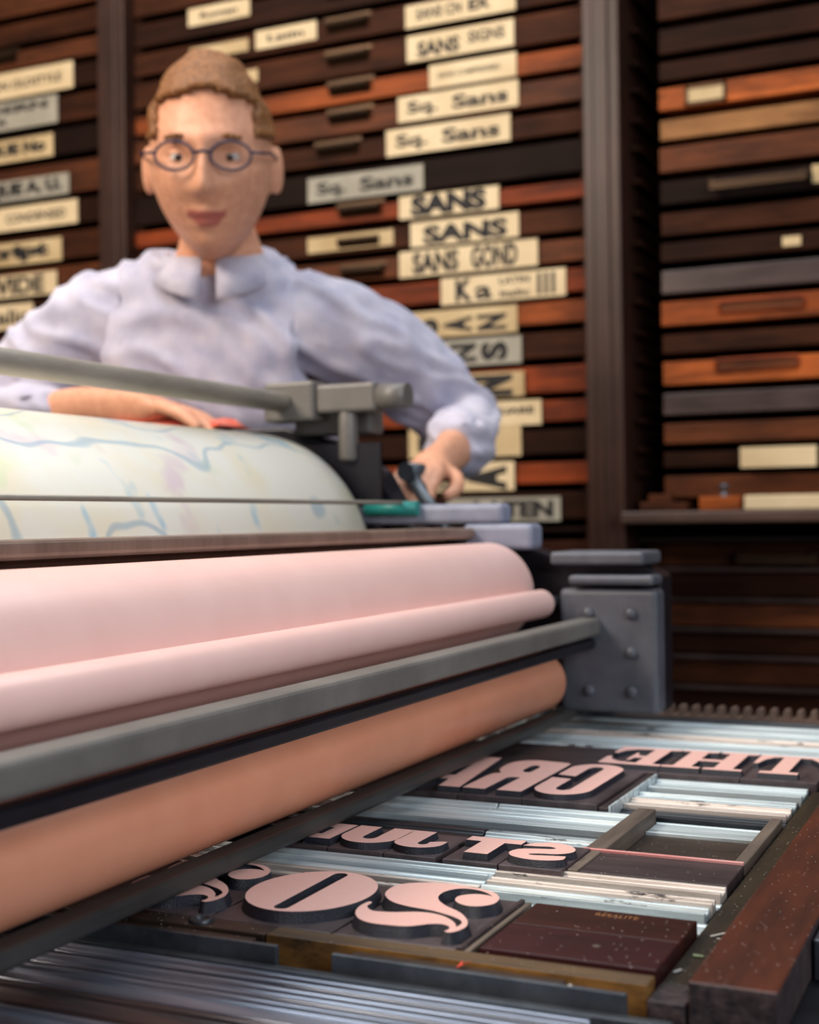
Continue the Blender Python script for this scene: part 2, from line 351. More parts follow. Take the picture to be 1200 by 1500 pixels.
lab(dm, -1.053, -.835, 2.050, 2.092, 'card', [('SANS CN', .10, .52, .3, .8, 0, .03), ('EX', .58, .78, .3, .8, 0, .055)])
lab(dm, -1.050, -.838, 1.986, 2.034, 'card', [('SANS', .10, .50, .12, .72, 0, .045), ('SIGNS', .58, .92, .35, .8, 0, .03)])
lab(dm, -1.006, -.835, 1.931, 1.974, 'card', [('SANS COMPRESSED', .1, .82, .4, .62, 0, .03)])
lab(dm, -1.070, -.831, 1.876, 1.923, 'card', [('Sq.', .08, .34, .14, .78, 0, .035), ('Sans', .46, .92, .22, .78, 0, .035)])
lab(dm, -1.096, -.848, 1.816, 1.865, 'card', [('Sq.', .08, .34, .14, .78, 0, .035), ('Sans', .46, .92, .22, .78, 0, .035)])
lab(dm, -1.264, -1.020, 1.746, 1.794, 'card_grey', [('Sq.', .08, .34, .14, .78, 0, .035), ('Sans', .46, .92, .22, .78, 0, .035)])
lab(dm, -1.070, -.871, 1.695, 1.737, 'card', [('SANS', .12, .88, .05, .98, 0, .07)])
lab(dm, -1.048, -.834, 1.641, 1.686, 'card', [('SANS', .12, .90, .06, .82, 0, .055)])
lab(dm, -1.072, -.799, 1.586, 1.634, 'card', [('SANS', .10, .44, .08, .92, 0, .045), ('GOND', .53, .86, .08, .95, 0, .045)])
lab(dm, -.987, -.747, 1.528, 1.577, 'card', [('K', .12, .26, .08, .92, 0, .055), ('a', .28, .42, .1, .6, 0, .03), ('LATIN', .48, .72, .6, .85, 0, .03), ('italic', .48, .72, .12, .38, 0, .03), ('III', .78, .92, .1, .9, 0, .02)])
lab(dm, -1.067, -.839, 1.470, 1.519, 'card_old', [('SAN', .05, .93, .12, .72, 1, .055)])
lab(dm, -1.110, -.832, 1.414, 1.463, 'card_grey', [('SANS', .05, .92, .14, .84, 1, .055)])
lab(dm, -1.066, -.828, 1.354, 1.399, 'card_old', [('AN', .05, .94, .04, .90, 1, .075)])
lab(dm, -1.020, -.796, 1.302, 1.346, 'card', [('SQUARE', .5, .94, .4, .74, 0, .045)])
lab(dm, -1.057, -.835, 1.247, 1.3015, 'card_old', [('SG', .06, .72, .0, .94, 1, .075)])
lab(dm, -1.050, -.849, 1.185, 1.237, 'card', [('SA', .05, .96, .02, .86, 1, .075)])
lab(dm, -.980, -.762, 1.129, 1.172, 'card_grey', [('LATEN', .24, .94, .14, .86, 0, .055)])
lab(dm, -1.535, -1.391, 2.133, 2.168, 'card', [('Roman', .2, .8, .3, .7, 0, .03)])
lab(dm, -1.378, -1.242, 2.062, 2.098, 'card', [('Latin', .2, .8, .3, .7, 0, .03)])
for x0, x1, z0, z1 in ((-1.531, -1.395, 2.064, 2.088), (-1.468, -1.373, 1.999, 2.024), (-1.452, -1.374, 1.946, 1.969), (-1.45, -1.374, 1.886, 1.906), (-1.267, -1.084, 1.650, 1.680)):
    lab(dm, x0, x1, z0, z1, 'card_old', [])
for xc, zc in ((-1.176, 2.080), (-1.174, 2.016), (-1.172, 1.958), (-1.172, 1.903), (-1.176, 2.145), (-1.176, 2.205), (-1.152, 1.722), (-1.156, 1.662), (-1.150, 1.605), (-1.2, 1.845)):
    d = dz(dm, zc); cup_pull(d, xc, zc, .085, d['front_y'])

gr = mmz([2400, 2345, 2290, 2235, 2170, 2110, 2050, 1989, 1931, 1884, 1831, 1781, 1723, 1668, 1615, 1568, 1513, 1457, 1410, 1355, 1303, 1253, 1212, 1160])
crr = ['dark', 'vdark', 'dark', 'vdark', 'dark', 'vdark', 'dark', 'vdark', 'vdark', 'amber', 'tan', 'brown', 'black', 'dark', 'vdark', 'grey', 'orange', 'dark', 'amber', 'grey', 'brown', 'vdark', 'brown']
XA, XB = -.634, .300
cab_r, drr = cabinet('right hand dark wood cabinet whose drawers sit back behind a shelf and rows of runners', XA, XB, YM + .02, gr, crr, post_w=.05, left_post=False, runner_in=.052)
lab(drr, -.446, -.322, 1.214, 1.248, 'card', [])
d = dz(drr, 1.856)
b = B(); yf = d['front_y']
for x0, x1, z0, z1 in ((-.535, -.465, 1.868, 1.873), (-.535, -.465, 1.840, 1.845), (-.535, -.530, 1.840, 1.873), (-.470, -.465, 1.840, 1.873)): bx(b, x0, x1, yf - .004, yf, z0, z1)
o = obj('label_holder', b, 'bronze'); o.parent = d
card(d, -.530, -.470, 1.845, 1.868, yf - .001, 'card_old')
d = dz(drr, 1.697); bar_pull(d, -.488, -.336, 1.697, d['front_y']); card(d, -.326, -.20, 1.683, 1.713, d['front_y'] - .001, 'card_old')
for z, xa, xb in ((1.488, -.472, -.350), (1.390, -.480, -.362)):
    d = dz(drr, z); slot_pull(d, xa, xb, z, d['front_y'])
for z in (1.59,):
    d = dz(drr, z); card(d, -.375, -.345, z - .008, z + .008, d['front_y'] - .001, 'card_old')
# shelf and lower recessed drawers, same cabinet
b = B(); bx(b, XA, XB, YM - .075, YM + .42, 1.122, 1.143); obj('shelf', b, 'shelf', cab_r, bevel=.004)
glow = mmz([1094, 1042, 989, 937, 890, 837, 785, 733, 681, 629, 577, 525, 473, 421, 369, 317, 265, 213, 161, 109])
for z in glow:
    b = B(); bx(b, XA, XB, YM + .045, YM + .40, z - .004, z + .003); obj('dividing_rail', b, 'w_grey', cab_r, bevel=.001)
for i in range(len(glow) - 1):
    dd = case(cab_r, XA + .01, XB - .01, glow[i + 1] + .006, glow[i] - .008, YM + .055, 'w_' + ('dark', 'vdark', 'brown', 'vdark')[i % 4])
    if i == 0: bar_pull(dd, -.458, -.335, 1.064, YM + .055)

gl = mmz([2400, 2345, 2290, 2225, 2165, 2112, 2050, 1980, 1910, 1828, 1762, 1690, 1622, 1552, 1490, 1430, 1370, 1310, 1250, 1190, 1130, 1070, 1010, 950, 890, 830, 770, 710, 650, 590, 530, 470, 410, 350, 290, 230, 170, 110])
cl = ['dark', 'vdark', 'brown', 'dark', 'brown', 'vdark', 'dark', 'black', 'brown', 'vdark', 'dark', 'brown', 'vdark', 'dark']
cab_l, dl = cabinet('left hand dark wood cabinet of drawers with wide cream labels, behind the man', -2.74, -1.742, YM, gl, cl, post_w=.05, right_post=False)
for x0, x1, z0, z1, mt, tx in ((-2.20, -1.825, 2.054, 2.110, 'card', [('CLARENDON OLDSTYLE', .08, .92, .34, .66, 0, .03)]),
    (-2.20, -1.867, 1.986, 2.046, 'card_grey', [('MODERN', .1, .92, .58, .88, 0, .045), ('NUMBER', .1, .6, .14, .44, 0, .03)]),
    (-2.20, -1.878, 1.916, 1.964, 'card_old', [('ANTIQUE No', .1, .94, .18, .82, 0, .07)]),
    (-2.20, -1.839, 1.832, 1.876, 'card_grey', [('ANTIQUE A. U.', .1, .95, .12, .88, 0, .07)]),
    (-2.20, -1.817, 1.768, 1.818, 'card', [('LATIN', .15, .42, .25, .78, 0, .045), ('CONDENSED', .5, .92, .3, .7, 0, .03)]),
    (-2.20, -1.860, 1.693, 1.742, 'card_old', [('Script', .3, .9, .1, .9, 0, .07)]),
    (-2.20, -1.874, 1.624, 1.672, 'card', [('WIDE', .4, .9, .1, .9, 0, .045)]),
    (-2.20, -1.938, 1.556, 1.609, 'card', [('Italic', .5, .95, .2, .8, 0, .03)])):
    lab(dl, x0, x1, z0, z1, mt, tx)
d = dz(dl, 2.15); cup_pull(d, -2.03, 2.145, .1, d['front_y'])

# things on the shelf of the right cabinet
t = thing('wooden_block', 'small orange wooden block on the shelf at right, beside a cream strip', 'block', (-.47, YM - .03, 1.143))
b = B(); bx(b, -.504, -.436, YM - .06, YM - .01, 1.1431, 1.166); obj('block_body', b, 'w_amber', t, bevel=.002)
b = B(); lathe(b, (-.468, YM - .03, 1.166), (0, 0, 1), [(0, .008), (.004, .008), (.006, .004), (.012, .004), (.016, .009), (.02, .008), (.022, 0)], 20); obj('knob', b, 'steel', t)
boxthing('paper_strips', -.430, -.20, YM - .062, YM - .015, 1.1431, 1.167, 'card', 'stack of cream paper strips lying along the shelf at right', 'paper', bevel=.003)
b = B(); bx(b, -.612, -.53, YM - .03, YM + .01, 1.1431, 1.158); bx(b, -.60, -.56, YM - .02, YM + .01, 1.158, 1.172)
tag(obj('wooden_offcut', b, 'w_brown', bevel=.002), 'dark brown wooden offcut on the shelf next to the tall post', 'offcut')

# ------------------------------------------------------------------ press bed
press = thing('proof_press', 'cast iron proof press bed with a toothed rack along its far side, holding the type', 'printing press', (-.6, .95, 0))
b = B(); bx(b, -1.75, .40, .375, 1.53, .862, .899); obj('bed', b, 'bed', press, bevel=.002)
b = B(); bx(b, -1.75, .40, 1.486, 1.512, .899, .914)
x = -1.74
while x < .39:
    vs = [(x, .914), (x + .009, .914), (x + .0065, .9235), (x + .0025, .9235)]
    a = [b.verts.new((px, 1.488, pz)) for px, pz in vs]; c = [b.verts.new((px, 1.510, pz)) for px, pz in vs]
    for i in range(4): b.faces.new((a[i], a[(i + 1) % 4], c[(i + 1) % 4], c[i]))
    b.faces.new(a); b.faces.new(c[::-1]); x += .0142
obj('toothed_rack', b, 'barbrown', press)
b = B(); bx(b, -1.7, .35, .42, 1.48, .10, .86); bx(b, -1.74, .39, .40, 1.50, .78, .862); obj('cabinet_base', b, 'mach', press, bevel=.006)
b = B(); bx(b, -1.72, .37, .44, 1.46, 0, .10); obj('plinth', b, 'machdark', press, bevel=.004)

# ------------------------------------------------------------------ letterforms (millimetres on the bed, read from the metal)
def smooth(pts, k=5, corner=32):
    n = len(pts); out = []
    def ang(i):
        a = Vector(pts[i]) - Vector(pts[i - 1]); c = Vector(pts[(i + 1) % n]) - Vector(pts[i])
        return math.degrees(abs(a.angle(c, 0))) if a.length and c.length else 0
    sharp = [ang(i) > corner for i in range(n)]
    for i in range(n):
        p0, p1, p2, p3 = (Vector(pts[(i + d) % n]) for d in (-1, 0, 1, 2))
        if sharp[i]: p0 = p1
        if sharp[(i + 1) % n]: p3 = p2
        for j in range(k):
            t = j / k
            out.append(tuple(.5 * ((2 * p1) + (p2 - p0) * t + (2 * p0 - 5 * p1 + 4 * p2 - p3) * t * t + (3 * p1 - p0 - 3 * p2 + p3) * t ** 3)))
    return out
def arc(cx, cy_, rx, ry, a0, a1, n=10): return [(cx + rx * math.cos(R(a0 + (a1 - a0) * i / n)), cy_ + ry * math.sin(R(a0 + (a1 - a0) * i / n))) for i in range(n + 1)]
S_RAW = [(-334.9, 688.0), (-336.7, 694.8), (-336.8, 703.7), (-333.7, 710.9), (-326.3, 716.3), (-317.0, 719.6), (-306.4, 720.0), (-295.1, 718.3), (-284.9, 716.2), (-278.2, 712.2), (-274.0, 707.1), (-271.8, 702.5), (-270.7, 696.1), (-271.4, 690.8), (-274.2, 686.5), (-278.1, 683.8), (-283.3, 683.1), (-288.8, 685.5), (-293.1, 690.2), (-294.7, 695.8), (-293.9, 700.1), (-290.4, 704.2), (-286.1, 706.3), (-281.1, 706.5), (-276.8, 705.2), (-281.0, 709.5), (-286.8, 713.2), (-292.6, 714.6), (-298.6, 713.8), (-303.1, 709.6), (-305.5, 702.9), (-305.3, 696.3), (-303.6, 690.7), (-299.2, 684.1), (-292.7, 677.9), (-285.7, 673.1), (-280.2, 668.2), (-275.1, 661.9), (-271.7, 656.0), (-269.3, 649.0), (-269.3, 644.2), (-270.4, 639.1), (-272.8, 635.6), (-275.3, 635.5), (-276.4, 636.9), (-275.6, 639.7), (-276.5, 643.1), (-279.1, 645.9), (-283.4, 647.0), (-288.3, 645.0), (-292.4, 641.1), (-296.6, 637.4), (-301.6, 635.7), (-309.1, 634.9), (-315.9, 634.7), (-322.9, 636.7), (-328.5, 641.0), (-333.1, 647.5), (-336.1, 654.9), (-337.2, 663.2), (-336.4, 670.0), (-334.7, 670.3), (-333.7, 668.3), (-333.5, 663.0), (-331.5, 659.2), (-327.9, 655.8), (-322.9, 655.1), (-313.8, 657.4), (-305.6, 661.5), (-298.3, 663.1), (-292.0, 662.3), (-285.8, 659.5), (-279.7, 654.4), (-275.8, 649.5), (-274.0, 645.5), (-273.1, 647.7), (-273.6, 652.6), (-274.9, 655.3), (-277.5, 658.2), (-282.8, 661.7), (-289.0, 664.5), (-296.1, 667.1), (-303.7, 668.5), (-311.5, 669.8), (-319.9, 672.4), (-326.5, 676.6), (-332.0, 682.8)]
G = {}
G['S'] = [smooth(S_RAW, 4, 60)]
G['O'] = [arc(-376.3, 678.2, 36, 42.8, 0, 360, 64)[:-1], arc(-376.8, 714, 4.4, 4, 180, 0, 8) + arc(-376.0, 643, 4.4, 4, 0, -180, 8)]
# C R A (condensed grotesque, wrong-reading)
G['C'] = [arc(-335, 1093, 22.6, 24.5, 0, 180, 18) + [(-357.6, 1062), (-342.0, 1059), (-342.0, 1095)] + arc(-335.6, 1095, 6.2, 9, 180, 0, 8) + [(-329.4, 1010)] + arc(-335.4, 1010, 6.2, 9, 0, -180, 8) + [(-341.6, 1047), (-358.2, 1049), (-358.0, 1012)] + arc(-335.4, 1010, 22.6, 26, 180, 360, 18)]
G['R'] = [[(-364.5, 1113), (-362, 1108), (-362, 984.5), (-382, 984.5), (-382, 1038), (-387, 1038)] + arc(-387, 1032, 5, 6, 90, 180, 5) + [(-392, 984.5), (-410.5, 984.5), (-410.8, 1035)] + [(-409, 1047), (-404, 1053), (-409.5, 1062), (-412.5, 1076), (-412.5, 1094)] + arc(-392, 1092, 20.5, 25, 180, 90, 8)[1:]
          , [(-382, 1086), (-384, 1092), (-388, 1093), (-391, 1088), (-391, 1070), (-388, 1062), (-384, 1061), (-382, 1064)]]
G['A'] = [[(-428, 1117), (-413, 984), (-431, 984), (-434, 1012), (-447, 1012), (-450, 984), (-468, 984), (-452, 1117)], [(-436, 1030), (-440.5, 1082), (-445, 1030)]]
# J U D and S T (bold gothic)
G['J'] = [[(-367.5, 836), (-383, 836), (-384, 830)] + [(-384, 806)] + arc(-367, 806, 17, 14, 180, 360, 16) + [(-350, 813), (-353, 813.5), (-361, 809)] + arc(-364, 805, 3.5, 4, 0, -180, 6) + [(-367.5, 812)]]
G['U'] = [[(-424.5, 836), (-408.6, 836), (-408.6, 810)] + arc(-403.8, 808, 4.8, 5.5, 180, 360, 8) + [(-399, 836), (-383.2, 836), (-383.4, 812)] + arc(-404, 811, 20.6, 20, 0, -180, 18)]
G['D'] = [[(-426.5, 835), (-426.5, 792.5), (-445, 792.5)] + arc(-442, 813.8, 17, 21.2, 270, 90, 14) , [(-438.5, 823.5), (-438.5, 804.5), (-441, 804.5)] + arc(-441.5, 814, 5.5, 9.5, 270, 90, 8)]
G['T'] = [[(-341.4, 835), (-303.2, 835), (-303.2, 824), (-314.5, 824), (-314.5, 793), (-330.5, 793), (-330.5, 824), (-341.4, 824)]]
G['s'] = [smooth([(-301.5, 823), (-297, 831), (-286, 836.8), (-275, 834.5), (-267.5, 826), (-266.3, 817), (-273, 809.5), (-285, 806.5), (-291, 803.5), (-288, 801.5), (-277, 803.8), (-267, 805.5), (-266.5, 797), (-275, 791.8), (-287, 790.6), (-299, 795), (-303.8, 804), (-301, 813), (-292, 817.5), (-282, 820), (-279, 823), (-284, 825.5), (-291, 824)], 4, 70)]
# T H E (wide Latin, wrong-reading)
G['E'] = [[(-290, 1213), (-290, 1206), (-298.5, 1204), (-298.5, 1136), (-290, 1134), (-290, 1127), (-344, 1127), (-344.5, 1160), (-341, 1162), (-337, 1147), (-328, 1138), (-313, 1136), (-313, 1161), (-320, 1160), (-322, 1147), (-324.5, 1147), (-324.5, 1184), (-322, 1184), (-320, 1172), (-313, 1170), (-313, 1204), (-328, 1202), (-337, 1193), (-341, 1178), (-344.5, 1180), (-344, 1213)]]
def hsec(xl): return [(xl, 1214), (xl + 32, 1214), (xl + 32, 1207), (xl + 23.5, 1205)]
G['H'] = [[(-289, 1214), (-257, 1214), (-257, 1207), (-265, 1205), (-265, 1174), (-246, 1174), (-246, 1205), (-254, 1207), (-254, 1214), (-222, 1214), (-222, 1207), (-230.5, 1205), (-230.5, 1136), (-222, 1134), (-222, 1127), (-254, 1127), (-254, 1134), (-246, 1136), (-246, 1164), (-265, 1164), (-265, 1136), (-257, 1134), (-257, 1127), (-289, 1127), (-289, 1134), (-280.5, 1136), (-280.5, 1205), (-289, 1207)]]
G['t'] = [[(-220, 1213), (-161, 1213), (-161, 1170), (-164.5, 1170), (-168, 1190), (-176, 1204), (-185.5, 1205), (-185.5, 1138), (-177, 1136), (-177, 1127), (-208, 1127), (-208, 1136), (-199.5, 1138), (-199.5, 1205), (-207, 1203), (-213, 1190), (-216, 1170), (-219.5, 1170)]]
G['S2'] = [[(x - 147, y) for x, y in G['S'][0]]]

ZF = .923
def letter_mesh(loops, ztop, zbase, flare, top_mi=0):
    b = B(); L3 = []
    for lp in loops:
        c = []
        for p in lp:
            if not c or (Vector(p) - Vector(c[-1])).length > .05: c.append(p)
        if (Vector(c[0]) - Vector(c[-1])).length < .05: c.pop()
        L3.append(c)
    def sarea(c): return sum(c[i][0] * c[(i + 1) % len(c)][1] - c[(i + 1) % len(c)][0] * c[i][1] for i in range(len(c)))
    rings = []
    for k, c in enumerate(L3):
        if (sarea(c) > 0) != (k == 0): c.reverse()
        rings.append([b.verts.new((x / 1000, y / 1000, ztop)) for x, y in c])
    flat = [v for r_ in rings for v in r_]
    for t in tessellate_polygon([[v.co for v in r_] for r_ in rings]):
        try: b.faces.new([flat[i] for i in t]).material_index = 0
        except ValueError: pass
    for k, (c, ring) in enumerate(zip(L3, rings)):
        n = len(c); prev = ring
        for dzz, off in ((-.0008, .15), (zbase - ztop, flare)):
            cur = []
            for i in range(n):
                a = Vector(c[i]) - Vector(c[i - 1]); d_ = Vector(c[(i + 1) % n]) - Vector(c[i])
                nn = Vector((a.y, -a.x)).normalized() + Vector((d_.y, -d_.x)).normalized()
                if nn.length > 1e-4: nn.normalize()
                q = Vector(c[i]) + nn * off * (1 if k == 0 else .5)
                cur.append(b.verts.new((q.x / 1000, q.y / 1000, ztop + dzz)))
            for i in range(n):
                f = b.faces.new((prev[i], prev[(i + 1) % n], cur[(i + 1) % n], cur[i])); f.material_index = 1
            prev = cur
    return b
def sort(key, x0, x1, y0, y1, label, group, relief=.0045, flare=1.2, grooved=False):
    t = thing('wood_type', label, 'type', ((x0 + x1) / 2000, (y0 + y1) / 2000, .899), group)
    b = B(); bx(b, x0 / 1000, x1 / 1000, y0 / 1000, y1 / 1000, .8992, ZF - relief); obj('type_block', b, 'type_wood', t, bevel=.0007)
    obj('letter_face', letter_mesh(G[key], ZF, ZF - relief - .0002, flare), ['ink', 'type_side'], t)
    return t
g4 = 'large ornate wood type in the front line'
sort('S', -337.5, -267.5, 629, 722, 'large swash wood type letter S with ball terminal, right end of the front line', g4, .0062, 2.2)
sort('O', -414, -339, 629, 722, 'large round wood type letter O with a narrow slot, inked pink, in the front line', g4, .0062, 2.2)
sort('S2', -488, -415.5, 629, 722, 'swash wood type letter S left of the big O, partly under the rollers', g4, .0062, 2.2)
g3 = 'small bold wood type in the second line'
sort('s', -305.5, -264.5, 788, 849, 'small bold wood type letter S, inked pink, right end of the second line', g3)
sort('T', -343.5, -306.2, 788, 849, 'small bold wood type letter T, inked pink, next to the small S', g3)
sort('J', -385, -348.5, 788, 849, 'small bold wood type hooked letter J, inked pink, in the second line', g3)
sort('U', -426, -385.6, 788, 849, 'small bold wood type letter U, inked pink, left of the hooked J', g3)
sort('D', -462, -426.4, 788, 849, 'small bold wood type letter D, inked pink, beside the rollers', g3)
g2 = 'tall condensed wood type in the third line'
sort('C', -360, -300, 980, 1119, 'tall condensed wood type letter C, inked pink, right end of the third line', g2)
sort('R', -413.5, -360.4, 980, 1119, 'tall condensed wood type letter R, inked pink, in the third line', g2)
sort('A', -470, -414, 980, 1119, 'tall condensed wood type letter A next to the rollers', g2)
g1 = 'wide wood type with pointed serifs in the far line'
sort('t', -221.5, -160.5, 1120.5, 1239, 'wide serif wood type letter T, inked pink, right end of the far line', g1)
sort('H', -290, -222, 1120.5, 1239, 'wide serif wood type letter H, inked pink, middle of the far line', g1)
sort('E', -346.5, -290.5, 1120.5, 1239, 'wide serif wood type letter E, inked pink, left end of the far line', g1)

# ------------------------------------------------------------------ furniture round the type
gf = 'metal furniture between the lines of type'
def mf(x0, x1, y0, y1, label, mat='alu', z=.914, lip=3.0, depth=.0022, name='metal_furniture'):
    x0, x1, y0, y1 = (v / 1000 for v in (x0, x1, y0, y1)); lip /= 1000
    if y1 - y0 < 3 * lip: lip = (y1 - y0) * .28
    prof = [(y0, .8992), (y1, .8992), (y1, z), (y1 - lip, z), (y1 - lip - .0012, z - depth), (y0 + lip + .0012, z - depth), (y0 + lip, z), (y0, z)]
    b = B(); profile_x(b, x0, x1, prof); return tag(obj(name, b, mat, bevel=.0004, seg=1), label, 'furniture', gf)
def wf(x0, x1, y0, y1, label, mat='dkwood', z=.915, z0=.8992, name='wood_furniture', bevel=.0007):
    return boxthing(name, x0 / 1000, x1 / 1000, y0 / 1000, y1 / 1000, z0, z, mat, label, 'furniture', 'wood furniture round the type', bevel)
# far side
mf(-760, -210, 1241, 1266, 'metal strip touching the far side of the far line of letters', 'alu')
mf(-208, -20, 1241, 1266, 'metal strip end piece behind the wide letter T', 'alu')
mf(-760, -60, 1268, 1316, 'broad grooved metal strip, second row behind the far letters', 'alu_clean', lip=5)
mf(-760, -30, 1318, 1350, 'brownish metal strip, third row behind the far letters', 'alu_warm')
mf(-760, -20, 1352, 1391, 'pale metal strip, fourth row behind the far letters', 'alu', lip=4)
mf(-760, -40, 1393, 1434, 'pale metal strip, fifth row behind the far letters', 'alu_clean')
mf(-760, -20, 1436, 1466, 'dark bluish metal strip nearest the toothed rack', 'alu_dark')
wf(-760, -348, 1120.5, 1239, 'broad dark wood block left of the far letter E', z=.916)
wf(-760, -472, 980, 1119, 'dark wood block under the rollers beside the tall letter A', z=.916)
wf(-299, -291.5, 980, 1119, 'dark wood slip right of the tall letter C', z=.9165)
b = B(); bx(b, -.2912, -.2895, .980, 1.119, .8992, .918); tag(obj('metal_lead', b, 'alu'), 'thin pale upright metal lead beside the wood slip at the tall C', 'lead')
# under T H E
mf(-289, -167, 1084, 1119, 'bright white metal furniture just in front of the wide letters', 'alu_clean', lip=6)
mf(-287, -169, 1064, 1082, 'dark worn metal strip under the brightest piece, right side', 'alu_dark', z=.910)
mf(-289, -167, 1041, 1062, 'bright metal strip with worn black patches below the dark strip, right side', 'alu')
mf(-289, -167, 1012, 1039, 'peach tinted metal strip behind the dark square frame', 'alu_warm', lip=4)
mf(-289, -166, 989, 1010, 'dark narrow metal strip along the back of the square frame', 'alu_dark', z=.911)
# C R A underline
mf(-760, -378, 957, 978, 'white metal strip in front of the tall letters, left length', 'alu_clean')
mf(-376.5, -271.5, 957, 978, 'white metal strip in front of the tall letters, right length', 'alu_clean')
mf(-760, -271.5, 917, 955, 'broad white grooved metal strip above the dark gap', 'alu_clean', lip=5)
mf(-760, -272, 895, 915, 'black metal strip in the gap behind the second line', 'alu_dark', z=.910)
mf(-352, -272, 852, 893, 'short pale metal piece behind the small S and T', 'alu', lip=8)
mf(-760, -354, 852, 893, 'long dark metal piece behind the small J and U', 'alu_dark', lip=6)
# dark square frame at right
wf(-270.5, -257, 852, 987.5, 'grey wood slip forming the left side of the square frame', 'greywood', z=.917)
wf(-173.5, -165.5, 850, 987.5, 'grey wood slip forming the right side of the square frame', 'greywood', z=.917)
wf(-256.5, -174, 853.5, 954, 'flat dark board sunk inside the square frame', 'recess', z=.9055)
mf(-256.5, -174, 955, 987.5, 'scratched pale metal strip sunk at the back of the square frame', 'alu', z=.9075, lip=1.5, depth=.0006)
b = B(); bx(b, -.2705, -.1665, .8495, .8525, .8992, .9182); tag(obj('pink_stained_rule', b, 'pinkline', bevel=.0004), 'pink stained thin rule in front of the square frame', 'rule')
wf(-263.8, -257, 797.5, 849, 'narrow grey wood slip right of the small letter S', 'greywood', z=.9175)
wf(-256.5, -166, 798.5, 849, 'dusty purple black wood block in front of the pink rule', 'dkwood', z=.9168)
# strips between second and front lines
mf(-304.5, -166, 780, 797, 'pink tinged bright metal strip in front of the dusty purple black block', 'alu_warm', z=.9165)
mf(-304.5, -165, 768.5, 779, 'flat white metal strip, low, second below the purple black block', 'alu_clean', z=.911, depth=.0006)
mf(-301, -166, 757, 767.5, 'slim raised metal bar with brown groove above the two tiles', 'alu_warm', z=.917)
mf(-303, -167, 743, 756, 'scuffed slim metal bar next to the slim raised bar', 'alu', z=.915)
mf(-303, -165, 723.5, 742, 'flat white metal strip along the back of the front tiles', 'alu_clean', z=.910, depth=.0006)
mf(-760, -305.5, 771, 787, 'long white metal strip in front of the small letters, left of the joint', 'alu_clean', z=.916, lip=2)
mf(-760, -305.5, 757, 770, 'long white metal strip, lower, behind the big O', 'alu_clean', z=.913, depth=.0008)
for k, (ya, yb, mt) in enumerate(((751, 756, 'alu_warm'), (745, 750, 'alu_dark'), (739, 744, 'alu_warm'), (733, 738, 'alu_dark'), (723.5, 732, 'alu_dark'))):
    mf(-760, -304, ya, yb, ('thin brownish lead, farthest of the leads behind the big O', 'thin dark lead, second of the leads behind the big O', 'thin brownish lead, third of the leads behind the big O', 'thin dark lead, fourth of the leads behind the big O', 'dark lead touching the big O and S')[k], mt, z=(.914, .911, .913, .910, .908)[k], lip=1.2, depth=.0006)
# tiles
tl = thing('wood_tile', 'dark brown wooden tile with faint stamped letters, upper of two dusty tiles', 'tile', (-.21, .695, .899), 'pair of dusty dark tiles beside the big S')
b = B(); bx(b, -.2545, -.1645, .6745, .7145, .8992, .9195); obj('tile_body', b, 'tile', tl, bevel=.0008)
def flat_text(s, x0, x1, y0, y1, z, mat, parent, name):
    b = B(); text_into(b, s, x0, y0, y1 - y0, x1 - x0, 0, 0)
    for v in b.verts: v.co = Vector((v.co.x, v.co.z, z))
    return obj(name, b, mat, parent)
M['stamp'] = plain('faint_stamp', (150, 104, 62), .5)
flat_text('RESALITE', -.2175, -.194, .7035, .7085, .91955, 'stamp', tl, 'stamped_lettering')
tl = thing('wood_tile', 'plum coloured dusty wooden tile, lower of two, with a pale spot', 'tile', (-.21, .65, .899), 'pair of dusty dark tiles beside the big S')
b = B(); bx(b, -.2545, -.1645, .6292, .6738, .8992, .9195); obj('tile_body', b, 'tile_plum', tl, bevel=.0008)
b = B(); lathe(b, (-.2012, .6535, .91952), (0, 0, 1), [(0, .0022), (.0001, .0021), (.00012, 0)], 9); obj('pale_spot', b, 'greywood', tl)
wf(-266.5, -263.5, 629, 722, 'thin dark slip right against the big S block', 'dkwood', z=.9185)
wf(-263, -259.5, 629, 722, 'thin grey slip between the big S and the tiles', 'greywood', z=.917)
wf(-259, -255, 629, 722, 'low black slip in the groove beside the two tiles', 'dkwood', z=.908)
wf(-760, -490, 629, 722, 'dark wood block at the left end of the front line under the rollers', z=.915)
# gutter and big block
wf(-164, -146, 634, 1119, 'long olive dark dusty wood strip running beside the type, lower than the brown block', 'olive', z=.912)
wf(-158, -146, 1121, 1239, 'short dark wood slip beside the wide letter T', 'olive', z=.912)
o = wf(-145, -105, 609, 1239, 'long red brown dusty wooden block along the right side', 'dusty', z=.923, bevel=.001)
def face_mat(o, mat, test):
    o.data.materials.append(M[mat])
    for p in o.data.polygons:
        if test(p.normal): p.material_index = len(o.data.materials) - 1
face_mat(o, 'endgrain', lambda n: n.y < -.5); face_mat(o, 'dkwood', lambda n: n.x > .5)
# grey metal piece right
q = thing('drilled_metal_block', 'blue grey metal block with a drilled hole at the right edge of the picture', 'metal block', (-.08, .78, .899))
b = B(); bx(b, -.1035, -.055, .703, .88, .8992, .920); obj('block_body', b, 'steel', q, bevel=.0009)
b = B(); cy(b, (-.0935, .7028, .9085), (-.0935, .7036, .9085), .0042, n=24); obj('drilled_hole', b, 'machdark', q)
